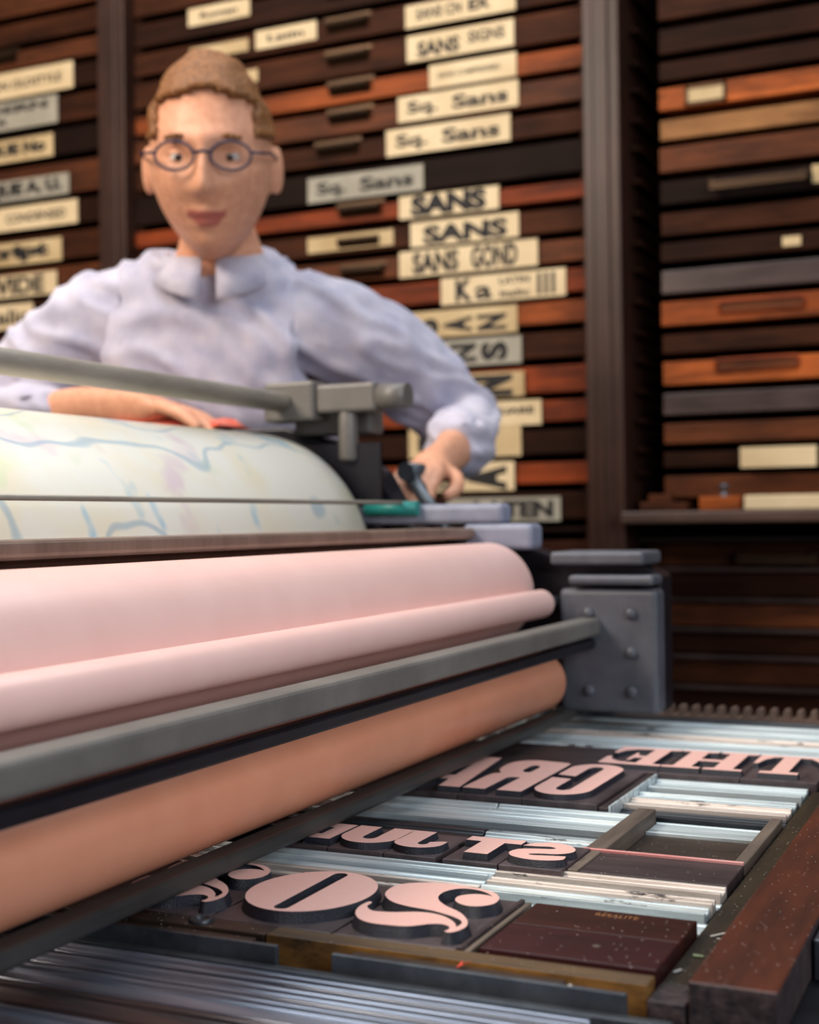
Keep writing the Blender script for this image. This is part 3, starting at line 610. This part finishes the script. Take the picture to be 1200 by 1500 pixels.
# front edge
face_mat(wf(-369, -165, 614, 628, 'yellow brown old wood bar with rubbed edges along the front of the forme', 'oldyellow', z=.9172), 'yellow_top', lambda n: n.z > .5)
wf(-760, -370, 614, 628, 'dark brown wood bar left of the yellow bar', 'reglet', z=.9168)
wf(-430, -374, 606.5, 613.5, 'short dark reglet in front of the dark bar under the O', 'reglet', z=.9148, name='wood_reglet')
wf(-316, -204, 606.5, 613.5, 'long dark reglet lying in front of the yellow bar', 'reglet', z=.9148, name='wood_reglet')
wf(-760, -432, 606.5, 613.5, 'dark reglet farthest left in front of the dark bar', 'reglet', z=.9142, name='wood_reglet')
def sf(x0, x1, y0, y1, z, label, mat='steel', name='steel_furniture'):
    return boxthing(name, x0 / 1000, x1 / 1000, y0 / 1000, y1 / 1000, .8992, z, mat, label, 'furniture', 'steel pieces along the front edge', .0005)
sf(-760, -356, 602.5, 606, .9155, 'grey steel strip ending before the yellow wood gap, left one')
sf(-324, -172, 602.5, 606, .9155, 'grey steel strip on the right in front of the long reglet')
sf(-760, -150, 595, 602, .9065, 'low flat brownish steel strip just in front of the grey strips', 'steel')
def rail(x0, x1, y0, y1, z, label, mat='rail'):
    o = mf(x0, x1, y0, y1, label, mat, z=z, lip=3.2, depth=.0025, name='steel_rail'); o['group'] = 'long steel rails in front of the forme'; o['category'] = 'rail'; return o
rail(-800, -186, 580, 594, .9055, 'long blue grey steel rail, first in front of the type')
rail(-800, -150, 563, 578, .9050, 'long blue steel rail, second in front of the type')
rail(-800, -150, 536, 561, .9048, 'wide blue steel rail, third in front of the type')
rail(-800, -150, 508, 534, .9050, 'wide brownish steel rail, fourth in front of the type', 'rail_brown')
rail(-800, -150, 482, 506, .9050, 'pale steel rail, fifth in front of the type')
rail(-800, -150, 452, 480, .9045, 'dark steel rail nearest the front edge of the bed', 'alu_dark')
boxthing('dark_end_block', -.164, -.1465, .609, .6335, .8992, .912, 'endgrain', 'small black end block between the yellow bar and red brown block', 'block')
# quoin under the left rollers
qn = thing('quoin', 'dark metal lock-up quoin with a round key socket, left of the front line', 'quoin', (-.415, .616, .9168))
b = B(); lathe(b, (-.4135, .621, .9169), (0, 0, 1), [(0, .0068), (.0015, .0068), (.002, .006), (.002, .0035), (.0002, .003), (.0002, 0)], 28); obj('socket_rim', b, 'alu_dark', qn)
# scraps
def scrap(label, pts, z, mat, name='paper_scrap'):
    b = B(); v = [b.verts.new((x / 1000, y / 1000, z + dz_)) for x, y, dz_ in pts]; f = b.faces.new(v)
    e = bmesh.ops.extrude_face_region(b, geom=[f]); bmesh.ops.translate(b, verts=[g for g in e['geom'] if isinstance(g, bmesh.types.BMVert)], vec=(0, 0, .0004))
    tag(obj(name, b, mat), label, 'scrap')
M['scrapred'] = plain('red_scrap', (214, 70, 52), .7); M['scrapwhite'] = plain('white_scrap', (206, 206, 200), .7); M['scrapgreen'] = plain('green_scrap', (136, 150, 116), .7)
scrap('tiny red folded scrap on the dark reglet in front of the yellow bar', [(-258, 608, .0), (-254.5, 609, .002), (-252, 611.5, .003), (-256, 611, .001), (-257, 613, .002)], .915, 'scrapred')
scrap('white splinter on the olive strip beside the tiles', [(-157.5, 713, 0), (-150.5, 719.5, .0008), (-150, 718.3, .0008), (-157, 711.8, 0)], .9125, 'scrapwhite')
scrap('short white chip beside the splinter on the olive strip', [(-153.5, 710, 0), (-150, 711.5, 0), (-150, 710.3, 0), (-153.3, 709, 0)], .9125, 'scrapwhite')
scrap('pale green chip on the olive strip', [(-159, 680, 0), (-153.5, 679.5, 0), (-153.2, 677.8, 0), (-158.5, 677.5, 0)], .9125, 'scrapgreen')
scrap('small white chip at the corner of the plum tile', [(-162, 650, 0), (-159.5, 655, 0), (-158.5, 654.5, 0), (-161, 649.4, 0)], .9125, 'scrapwhite')
scrap('pale grey chip on the right grey steel strip in front', [(-200, 603, 0), (-198.8, 605, 0), (-198, 603.6, 0), (-199, 602.8, 0)], .9157, 'scrapwhite')

# ------------------------------------------------------------------ carriage with inking rollers and printing cylinder
car = thing('press_carriage', 'press carriage with pink inked rollers and large printing cylinder over the type', 'press carriage', (-.75, .9, .899))
Y0, Y1 = .392, 1.385
def roller(name, x, z, r, mat, y0, y1, rs=.009, core='steel'):
    b = B(); e = min(.006, r * .2)
    lathe(b, (x, y0, z), (0, 1, 0), [(0, 0), (0, r - e), (e * .3, r - e * .3), (e, r), (y1 - y0 - e, r), (y1 - y0 - e * .3, r - e * .3), (y1 - y0, r - e), (y1 - y0, 0)], 96)
    o = obj(name, b, mat, car)
    b = B(); cy(b, (x, Y0 - .005, z), (x, y0, z), rs, n=24); cy(b, (x, y1, z), (x, Y1 + .02, z), rs, n=24)
    s = obj('shaft', b, core); s.parent = o; return o
cyl = roller('printing_cylinder', -.820, 1.079, .1545, 'mach', .43, 1.352, .02)
# grooved rims at both ends of the cylinder
roller('ink_drum', -.527, 1.056, .052, 'roller_ink', .42, 1.345, .012)
roller('rider_roller', -.4615, 1.0455, .0145, 'roller_ink', .42, 1.325, .006)
roller('form_roller', -.468, .9655, .0315, 'roller_ink2', .42, 1.330, .009)
roller('form_roller', -.575, .9655, .0315, 'roller_ink2', .42, 1.330, .009)
b = B(); bx(b, -.432, -.408, Y0, 1.405, 1.012, 1.030); obj('cross_bar', b, 'mach', car, bevel=.004, seg=3)
b = B(); bx(b, -.425, -.413, Y0, 1.39, .9985, 1.008); obj('guard_rod', b, 'machdark', car, bevel=.002)
b = B(); bx(b, -.455, -.437, Y0, 1.39, .9245, .9355); obj('lower_bar', b, 'machmid', car, bevel=.003, seg=3)
b = B(); bx(b, -.60, -.545, Y0, 1.385, 1.112, 1.124); bx(b, -.60, -.592, Y0, 1.385, 1.094, 1.112); obj('top_bar', b, 'barbrown', car, bevel=.004, seg=3)
b = B(); cy(b, (-.63, Y0, 1.152), (-.63, 1.385, 1.152), .0022, n=12); obj('grip_rod', b, 'handle', car)
b = B(); cy(b, (-.775, .44, 1.269), (-.775, 1.345, 1.269), .0115, n=24); obj('push_bar', b, 'handle', car)
# side frames
def side(y0, y1, far):
    b = B()
    pts = [(-.352, .930), (-.352, 1.072), (-.372, 1.084), (-.455, 1.088), (-.52, 1.108), (-.60, 1.112), (-.645, 1.13), (-.68, 1.19), (-.735, 1.225), (-.80, 1.244), (-1.0, 1.244), (-1.05, 1.20), (-1.05, .935)]
    if not far: pts = [(-.352, .935), (-.352, 1.05), (-.40, 1.07), (-.55, 1.10), (-.66, 1.12), (-.72, 1.2), (-.80, 1.225), (-1.0, 1.2), (-1.05, 1.1), (-1.05, .935)]
    a = [b.verts.new((x, y0, z)) for x, z in pts]; c = [b.verts.new((x, y1, z)) for x, z in pts]; n = len(pts)
    for i in range(n): b.faces.new((a[i], a[(i + 1) % n], c[(i + 1) % n], c[i]))
    for ring in (a, c):
        for t_ in tessellate_polygon([[v.co for v in ring]]): b.faces.new([ring[k] for k in t_])
    return obj('side_frame', b, 'machdark', car, bevel=.003)
sf_ = side(1.388, 1.432, True); side(.350, .385, False)
b = B(); bx(b, -.452, -.348, 1.352, 1.386, .932, 1.060); obj('bearing_block', b, 'machblue', car, bevel=.006, seg=3)
b = B(); bx(b, -.462, -.362, 1.352, 1.428, 1.084, 1.098); bx(b, -.44, -.35, 1.345, 1.386, 1.064, 1.074); obj('bearing_cap', b, 'machblue', car, bevel=.004, seg=3)
for x, z in ((-.42, .955), (-.375, .955), (-.42, 1.035), (-.375, 1.035), (-.375, .995)):
    b = B(); lathe(b, (x, 1.352, z), (0, -1, 0), [(0, .006), (.003, .006), (.005, .004), (.005, 0)], 6); obj('bolt_head', b, 'machblue', car)
b = B(); bx(b, -.70, -.515, 1.355, 1.386, 1.128, 1.150); bx(b, -.56, -.48, 1.35, 1.386, 1.100, 1.128); obj('gear_guard', b, 'lavender', car, bevel=.006, seg=3)
b = B(); cy(b, (-.675, 1.352, 1.146), (-.612, 1.352, 1.146), .008, n=16); obj('oil_cap', b, 'teal', car)
# bracket holding the push bar
b = B(); bx(b, -.80, -.735, 1.34, 1.375, 1.247, 1.292); bx(b, -.735, -.66, 1.345, 1.372, 1.255, 1.287); cy(b, (-.70, 1.358, 1.20), (-.70, 1.358, 1.262), .011, n=16)
bx(b, -.78, -.68, 1.375, 1.41, 1.232, 1.262); obj('bar_bracket', b, 'mach', car, bevel=.004)
b = B(); cy(b, (-.66, 1.358, 1.271), (-.625, 1.358, 1.271), .014, n=20); obj('clamp_knob', b, 'mach', car)
for yy, ya in ((.386, .380), (1.476, 1.43)):
    for xx in (-.45, -.62, -.9):
        b = B(); cy(b, (xx, yy - .007, .9205), (xx, yy + .007, .9205), .021, n=28); cy(b, (xx, ya, .943), (xx, yy, .943), .005, n=12); obj('running_wheel', b, 'steel', car)
b = B(); bx(b, -1.04, -.66, 1.357, 1.362, .93, 1.22); obj('inner_plate', b, 'machdark', car)
# crank on the far side
crk = bpy.data.objects.new('x', None); bpy.data.objects.remove(crk)
b = B(); cy(b, (-.60, 1.432, 1.085), (-.60, 1.456, 1.085), .02, n=28); tube(b, [(-.60, 1.450, 1.085), (-.668, 1.450, 1.19)], .009, 16); cy(b, (-.668, 1.44, 1.19), (-.668, 1.535, 1.19), .011, n=20)
obj('crank_handle', b, 'steel', car)

# printed sheet on the cylinder
b = B(); n = 96; r0, r1 = .1548, .1556
a0, a1 = R(-70), R(215); rows = []
for r_ in (r0, r1):
    rr_ = []
    for i in range(n + 1):
        a = a0 + (a1 - a0) * i / n
        rr_.append((b.verts.new((-.820 + r_ * math.cos(a), .445, 1.079 + r_ * math.sin(a))), b.verts.new((-.820 + r_ * math.cos(a), 1.340, 1.079 + r_ * math.sin(a)))))
    rows.append(rr_)
for rr_ in rows:
    for i in range(n):
        f = b.faces.new((rr_[i][0], rr_[i + 1][0], rr_[i + 1][1], rr_[i][1])); f.smooth = True
for s_ in (0, 1):
    for i in range(n): b.faces.new((rows[0][i][s_], rows[0][i + 1][s_], rows[1][i + 1][s_], rows[1][i][s_]))
for i in (0, n): b.faces.new((rows[0][i][0], rows[0][i][1], rows[1][i][1], rows[1][i][0]))
tag(obj('printed_sheet', b, 'sheet'), 'cream sheet with blue and green map-like print wrapped round the big cylinder', 'paper')

# ------------------------------------------------------------------ the printer
def skin_mesh(nodes, edges, root, sub=2):
    """nodes: {name: (co, radius or (rx, ry))}"""
    names = list(nodes); me = bpy.data.meshes.new('sk'); me.from_pydata([nodes[k][0] for k in names], [(names.index(a), names.index(c)) for a, c in edges], [])
    o = bpy.data.objects.new('sk', me); COL.objects.link(o)
    o.modifiers.new('s', 'SKIN'); sk = me.skin_vertices[0] if me.skin_vertices else None
    if sk is None:
        bm_ = bmesh.new(); bm_.from_mesh(me); bm_.verts.layers.skin.verify(); bm_.to_mesh(me); bm_.free(); sk = me.skin_vertices[0]
    for i, k in enumerate(names):
        r_ = nodes[k][1]; sk.data[i].radius = r_ if isinstance(r_, tuple) else (r_, r_); sk.data[i].use_root = (k == root)
    md = o.modifiers.new('d', 'SUBSURF'); md.levels = sub; md.render_levels = sub
    dg = bpy.context.evaluated_depsgraph_get(); dg.update()
    out = bpy.data.meshes.new_from_object(o.evaluated_get(dg)); bpy.data.objects.remove(o)
    return out
V = Vector
face_dir = V((.44, -.87, -.22)).normalized(); hup = V((.10, -.19, .975)); hright = face_dir.cross(hup).normalized() * -1; hup = hright.cross(face_dir).normalized() * -1
if hup.z < 0: hup = -hup
HC = V((-.945, 1.462, 1.592))
def hp(x, y, z): return HC + hright * x + face_dir * y + hup * z     # x to his side, y forward, z up
def gs(d, s): return math.exp(-(d / s) ** 2)
def head_r(d):
    """surface point of the head for unit direction d=(x,y,z) in head space"""
    x, y, z = d
    p = V((x * .077, y * .096, z * .122))
    if z < 0:
        k = -z; p.x *= 1 - .24 * k * k; p.y *= (1 - .12 * k) if y > 0 else (1 - .34 * k)
    if y > 0:
        X, Z = p.x, p.z
        p.y += .006 * gs(X, .05) * gs(Z - .026, .012)                       # brow
        for s in (-1, 1): p.y -= .011 * gs(X - s * .031, .017) * gs(Z - .004, .013)   # sockets
        p.y += .026 * gs(X, .0085 + .006 * gs(Z + .034, .012)) * gs(min(0, Z + .034) * 2 + max(0, Z + .034) * .55, .022)  # nose
        for s in (-1, 1): p.y += .006 * gs(X - s * .036, .02) * gs(Z + .028, .02)     # cheeks
        p.y += .007 * gs(X, .022) * gs(Z + .064, .0075) + .006 * gs(X, .018) * gs(Z + .076, .0065) - .005 * gs(X, .022) * gs(Z + .070, .003)
        p.y += .010 * gs(X, .022) * gs(Z + .102, .014)                        # chin
    return p
def head_bm(sc=1.0, mask=None):
    b = B(); nu, nv = 96, 72; rg = []
    for j in range(nv + 1):
        th = math.pi * j / nv; row = []
        for i in range(nu):
            ph = 2 * math.pi * i / nu; d = (math.sin(th) * math.cos(ph), math.sin(th) * math.sin(ph), math.cos(th))
            row.append((d, head_r(d) * sc))
        rg.append(row)
    return b, rg
b, rg = head_bm(); vs = [[b.verts.new(hp(*p)) for d, p in row] for row in rg]
for j in range(len(vs) - 1):
    for i in range(96):
        q4 = [vs[j][i], vs[j][(i + 1) % 96], vs[j + 1][(i + 1) % 96], vs[j + 1][i]]
        try: b.faces.new(q4)
        except ValueError: pass
for s in (-1, 1):   # ears
    for k in range(2):
        cen = hp(s * .078, -.012, -.012 + 0 * k); e = bmesh.ops.create_uvsphere(b, u_segments=16, v_segments=12, radius=1)
        for v in e['verts']:
            c = v.co.copy(); v.co = hp(s * (.079 + c.x * .008 + .004 * (c.y < 0)), -.014 + c.y * .018, -.010 + c.z * .031)
bmesh.ops.remove_doubles(b, verts=b.verts, dist=.0001)
head_me = bpy.data.meshes.new('head'); b.to_mesh(head_me); b.free()

NB = V((-1.000, 1.560, 1.452)); SHR = V((-.838, 1.640, 1.405)); SHL = V((-1.165, 1.495, 1.412))
ELR = V((-.722, 1.775, 1.262)); WRR = V((-.676, 1.592, 1.216)); HR = V((-.668, 1.515, 1.196))
ELL = V((-1.330, 1.440, 1.255)); WRL = V((-1.105, 1.402, 1.286)); HL = V((-.985, 1.390, 1.276))
CH = V((-1.025, 1.600, 1.300)); WA = V((-1.045, 1.665, 1.13)); PE = V((-1.06, 1.72, .985))
def hand(nodes, edges, tagn, wrist, palm, d, side_, down, curl):
    """palm + four bent fingers + thumb, each its own chain"""
    d = d.normalized(); side_ = side_.normalized(); down = down.normalized()
    nodes[tagn + 'pm'] = (palm, (.026, .014)); edges.append((tagn + 'wr', tagn + 'pm'))
    for i, (off, ln) in enumerate(((-.024, .070), (-.008, .078), (.008, .074), (.023, .060))):
        k0 = tagn + 'f%d' % i; base = palm + d * .030 + side_ * off
        nodes[k0 + 'a'] = (base, .0095); nodes[k0 + 'b'] = (base + (d * math.cos(curl) + down * math.sin(curl)) * ln * .45, .0088)
        c2 = curl * 2.1; nodes[k0 + 'c'] = (nodes[k0 + 'b'][0] + (d * math.cos(c2) + down * math.sin(c2)) * ln * .32, .008)
        c3 = curl * 3; nodes[k0 + 'd'] = (nodes[k0 + 'c'][0] + (d * math.cos(c3) + down * math.sin(c3)) * ln * .25, .0068)
        edges += [(tagn + 'pm', k0 + 'a'), (k0 + 'a', k0 + 'b'), (k0 + 'b', k0 + 'c'), (k0 + 'c', k0 + 'd')]
    t0 = palm - d * .012 - side_ * .026
    nodes[tagn + 't1'] = (t0 + d * .006 - side_ * .008 + down * .010, .011); nodes[tagn + 't2'] = (t0 + d * .030 - side_ * .016 + down * .022, .0095); nodes[tagn + 't3'] = (t0 + d * .050 - side_ * .008 + down * .030, .0075)
    edges += [(tagn + 'pm', tagn + 't1'), (tagn + 't1', tagn + 't2'), (tagn + 't2', tagn + 't3')]
hd = hp(0, -.018, -.055)
nodes = {'pe': (PE, (.13, .10)), 'wa': (WA, (.125, .09)), 'ch': (CH, (.13, .10)), 'nb': (NB, (.055, .045)), 'nk': ((NB + hd) / 2 + V((0, .01, .0)), .054), 'hd': (hd, .052),
         'rsh': (SHR, .036), 'rel': (ELR, .036), 'rmid': (ELR.lerp(WRR, .4), .038), 'rwr': (WRR, (.027, .02)), 'lsh': (SHL, .036), 'lel': (ELL, .037), 'lmid': (ELL.lerp(WRL, .4), .038), 'lwr': (WRL, (.027, .02))}
edges = [('pe', 'wa'), ('wa', 'ch'), ('ch', 'nb'), ('nb', 'nk'), ('nk', 'hd'), ('nb', 'rsh'), ('rsh', 'rel'), ('rel', 'rmid'), ('rmid', 'rwr'), ('nb', 'lsh'), ('lsh', 'lel'), ('lel', 'lmid'), ('lmid', 'lwr')]
hand(nodes, edges, 'r', WRR, HR, V((0, -1, -.12)), V((-1, 0, .1)), V((0, -.15, -1)), .62)
hand(nodes, edges, 'l', WRL, HL, V((1, -.1, -.12)), V((0, -1, .05)), V((.1, 0, -1)), .22)
for sgn, kk in ((-1, 'a'), (1, 'b')):
    hx = PE + V((.10 * sgn * .9, .045 * sgn, -.03))
    nodes[kk + 'h'] = (hx, .085); nodes[kk + 'k'] = (V((hx.x + .02 * sgn, 1.74 + .03 * sgn, .50)), .056); nodes[kk + 'f'] = (V((hx.x + .02 * sgn, 1.80 + .03 * sgn, .09)), .036); nodes[kk + 't'] = (V((hx.x + .05 + .02 * sgn, 1.66 + .03 * sgn, .045)), (.038, .028))
    edges += [('pe', kk + 'h'), (kk + 'h', kk + 'k'), (kk + 'k', kk + 'f'), (kk + 'f', kk + 't')]
bm_ = skin_mesh(nodes, edges, 'pe', 2)
b = B(); b.from_mesh(bm_); b.from_mesh(head_me)
me = bpy.data.meshes.new('person'); b.to_mesh(me); b.free()
tmp = bpy.data.objects.new('tmp', me); COL.objects.link(tmp)
md = tmp.modifiers.new('r', 'REMESH'); md.mode = 'VOXEL'; md.voxel_size = .0034; md.use_smooth_shade = True
md = tmp.modifiers.new('s', 'SMOOTH'); md.factor = .5; md.iterations = 3
dg = bpy.context.evaluated_depsgraph_get(); dg.update()
me = bpy.data.meshes.new_from_object(tmp.evaluated_get(dg)); bpy.data.objects.remove(tmp)
me.materials.clear(); me.materials.append(M['skin']); me.materials.append(M['lips'])
for p in me.polygons:
    p.use_smooth = True
    q_ = p.center - HC; X, Y_, Z = q_.dot(hright), q_.dot(face_dir), q_.dot(hup)
    if Y_ > .07 and abs(X) < .024 and -.080 < Z < -.060: p.material_index = 1
man = bpy.data.objects.new('person', me); COL.objects.link(man)
tag(man, 'man in a blue grey shirt and spectacles leaning over the press with both arms forward', 'person')
def clothes(name, nodes, edges, root, mat, wrinkle=.010):
    mm = skin_mesh(nodes, edges, root, 4 if name == 'shirt' else 3)
    for v in mm.vertices:
        q = V((v.co.x * 9, v.co.y * 9, v.co.z * 22 + v.co.x * 9)); nn = .5 * noise.noise(q * .8) + .9 * (max(0, 1 - 3.2 * abs(noise.noise(q * 1.1 + V((5, 2, 7))))) - .3) + .3 * noise.noise(q * 2.6)
        v.co += v.normal * nn * wrinkle
    for p in mm.polygons: p.use_smooth = True
    mm.materials.clear(); mm.materials.append(M[mat]); o = bpy.data.objects.new(name, mm); COL.objects.link(o); o.parent = man; return o
sn = {'pe': (PE + V((0, 0, -.03)), (.175, .135)), 'wa': (WA, (.170, .125)), 'ch': (CH, (.185, .135)), 'nb': (NB + V((0, .005, -.015)), (.095, .082)), 'co': (NB.lerp(hd, .30), (.070, .064)),
      'rsh': (SHR + V((0, 0, -.012)), .078), 'rm': (SHR.lerp(ELR, .5), .068), 'rel': (ELR, .060), 'rm2': (ELR.lerp(WRR, .5), .054), 'rwr': (WRR.lerp(ELR, .12), .040),
      'lsh': (SHL + V((0, 0, -.012)), .078), 'lm': (SHL.lerp(ELL, .5), .068), 'lel': (ELL, .060), 'lm2': (ELL.lerp(WRL, .5), .054), 'lwr': (WRL.lerp(ELL, .12), .040)}
se = [('pe', 'wa'), ('wa', 'ch'), ('ch', 'nb'), ('nb', 'co'), ('nb', 'rsh'), ('rsh', 'rm'), ('rm', 'rel'), ('rel', 'rm2'), ('rm2', 'rwr'), ('nb', 'lsh'), ('lsh', 'lm'), ('lm', 'lel'), ('lel', 'lm2'), ('lm2', 'lwr')]
clothes('shirt', sn, se, 'wa', 'shirt')
tn = {'pe': (PE + V((0, 0, -.06)), (.16, .125))}; te = []
for kk in 'ab':
    tn[kk + 'h'] = (nodes[kk + 'h'][0] + V((0, 0, -.05)), .105); tn[kk + 'k'] = (nodes[kk + 'k'][0], .078); tn[kk + 'f'] = (nodes[kk + 'f'][0] + V((0, 0, .02)), .06)
    te += [('pe', kk + 'h'), (kk + 'h', kk + 'k'), (kk + 'k', kk + 'f')]
clothes('trousers', tn, te, 'pe', 'trousers', .005)
for kk in 'ab':
    f_, t_ = nodes[kk + 'f'][0], nodes[kk + 't'][0]
    clothes('shoe', {'a': (V((f_.x - .01, f_.y + .02, .055)), (.048, .05)), 'b': (V((f_.x + .01, f_.y - .06, .05)), (.048, .045)), 'c': (V((t_.x, t_.y, .04)), (.046, .036))}, [('a', 'b'), ('b', 'c')], 'b', 'shoe', .0)
# collar: two flaps with an open V
b = B()
for s in (-1, 1):
    prev = None
    for i in range(13):
        a = R(8 + 172 * i / 12); rx, ry = .066, .062
        base = NB.lerp(hd, .34) + V((0, -.004, -.012)) + hright * (s * math.sin(a) * rx) + V((.40, -.85, 0)).normalized() * (math.cos(a) * ry) + V((0, 0, .022 - .018 * math.cos(a)))
        outw = (hright * s * math.sin(a) + V((.40, -.85, 0)).normalized() * math.cos(a))
        tip = base + outw * .020 + V((0, 0, -.034 - .022 * max(0, math.cos(a)) ** 2))
        cur = (b.verts.new(base), b.verts.new(tip))
        if prev: f = b.faces.new((prev[0], cur[0], cur[1], prev[1])); f.smooth = True
        prev = cur
col_ = obj('collar', b, 'shirt'); col_.parent = man; md = col_.modifiers.new('s', 'SOLIDIFY'); md.thickness = .003
# hair
b, rg = head_bm(1.0); vs = {}
for j, row in enumerate(rg):
    for i, (d, p) in enumerate(row):
        x, y, z = d
        line = .52 + .10 * gs(x, .5) if y > 0 else .52 + y * .95      # hairline height falls towards the nape
        if abs(x) > .75 and y > -.3: line = min(line, .18)
        if z > line:
            q_ = V(p) * (1.075 + .05 * max(0, z) ** 2) ; nz = noise.noise(V(p) * 45); q_ += V(p).normalized() * nz * .006
            vs[(j, i)] = b.verts.new(hp(*q_))
for (j, i), v in list(vs.items()):
    k = [(j, i), (j, (i + 1) % 96), (j + 1, (i + 1) % 96), (j + 1, i)]
    if all(t_ in vs for t_ in k):
        try: f = b.faces.new([vs[t_] for t_ in k]); f.smooth = True
        except ValueError: pass
bmesh.ops.remove_doubles(b, verts=b.verts, dist=.0001)
hr = obj('hair', b, 'hair'); hr.parent = man; md = hr.modifiers.new('s', 'SOLIDIFY'); md.thickness = .012; md.offset = -1
# eyes, brows, spectacles
for s in (-1, 1):
    b = B(); e = bmesh.ops.create_uvsphere(b, u_segments=20, v_segments=14, radius=.0115)
    for v in e['verts']: v.co = hp(s * .031 + v.co.x, .0705 + v.co.y, .004 + v.co.z)
    for f in b.faces: f.smooth = True
    ey = obj('eye', b, 'eye'); ey.parent = man
    b = B(); lathe(b, hp(s * .031, .0808, .002), face_dir, [(0, .0055), (.0012, .004), (.0016, 0)], 16); o = obj('iris', b, 'iris'); o.parent = ey
    b = B(); e = bmesh.ops.create_uvsphere(b, u_segments=28, v_segments=24, radius=.0128)
    bmesh.ops.delete(b, geom=[v for v in b.verts if -.0045 < v.co.z < .0020], context='VERTS')
    for v in b.verts: v.co = hp(s * .031 + v.co.x * 1.12, .0705 + v.co.y, .004 + v.co.z)
    for f in b.faces: f.smooth = True
    o = obj('eyelids', b, 'skin'); o.parent = ey
    b = B(); pts = [hp(s * xx, .0925 - abs(xx - .03) * .35, .024 + .004 * math.cos((xx - .03) * 80)) for xx in (.014, .022, .030, .038, .046)]; tube(b, pts, .0032, 8); o = obj('eyebrow', b, 'hair'); o.parent = man
gl_ = B()
for s in (-1, 1):
    ring = [hp(s * .034 + .024 * math.cos(a), .099 - .004 * math.cos(a) * s, .004 + .017 * math.sin(a)) for a in [2 * math.pi * i / 24 for i in range(25)]]
    tube(gl_, ring, .0018, 8); tube(gl_, [hp(s * .058, .096, .008), hp(s * .080, .06, .008), hp(s * .084, -.01, .004)], .0018, 8)
tube(gl_, [hp(-.010, .1005, .008), hp(0, .104, .010), hp(.010, .1005, .008)], .0018, 8)
o = obj('spectacles', gl_, 'glassframe'); o.parent = man
# red cloth under his hand
b = B(); n1, n2 = 26, 14; g_ = []
for i in range(n1):
    row = []
    for j in range(n2):
        x = -1.045 + .165 * i / (n1 - 1); y = 1.372 + .072 * j / (n2 - 1)
        z = 1.2475 + .007 * (1 + noise.noise(V((x * 30, y * 30, 2)))) * min(1, min(i, n1 - 1 - i, j, n2 - 1 - j) / 2)
        row.append(b.verts.new((x + .006 * noise.noise(V((x * 20, y * 60, 5))), y + .004 * noise.noise(V((x * 50, y * 20, 8))), z)))
    g_.append(row)
for i in range(n1 - 1):
    for j in range(n2 - 1): b.faces.new((g_[i][j], g_[i + 1][j], g_[i + 1][j + 1], g_[i][j + 1])).smooth = True
o = tag(obj('red_cloth', b, 'redcloth'), 'crumpled red cloth on the far side frame under the man\'s hand', 'cloth'); md = o.modifiers.new('s', 'SOLIDIFY'); md.thickness = .002; md.offset = 1
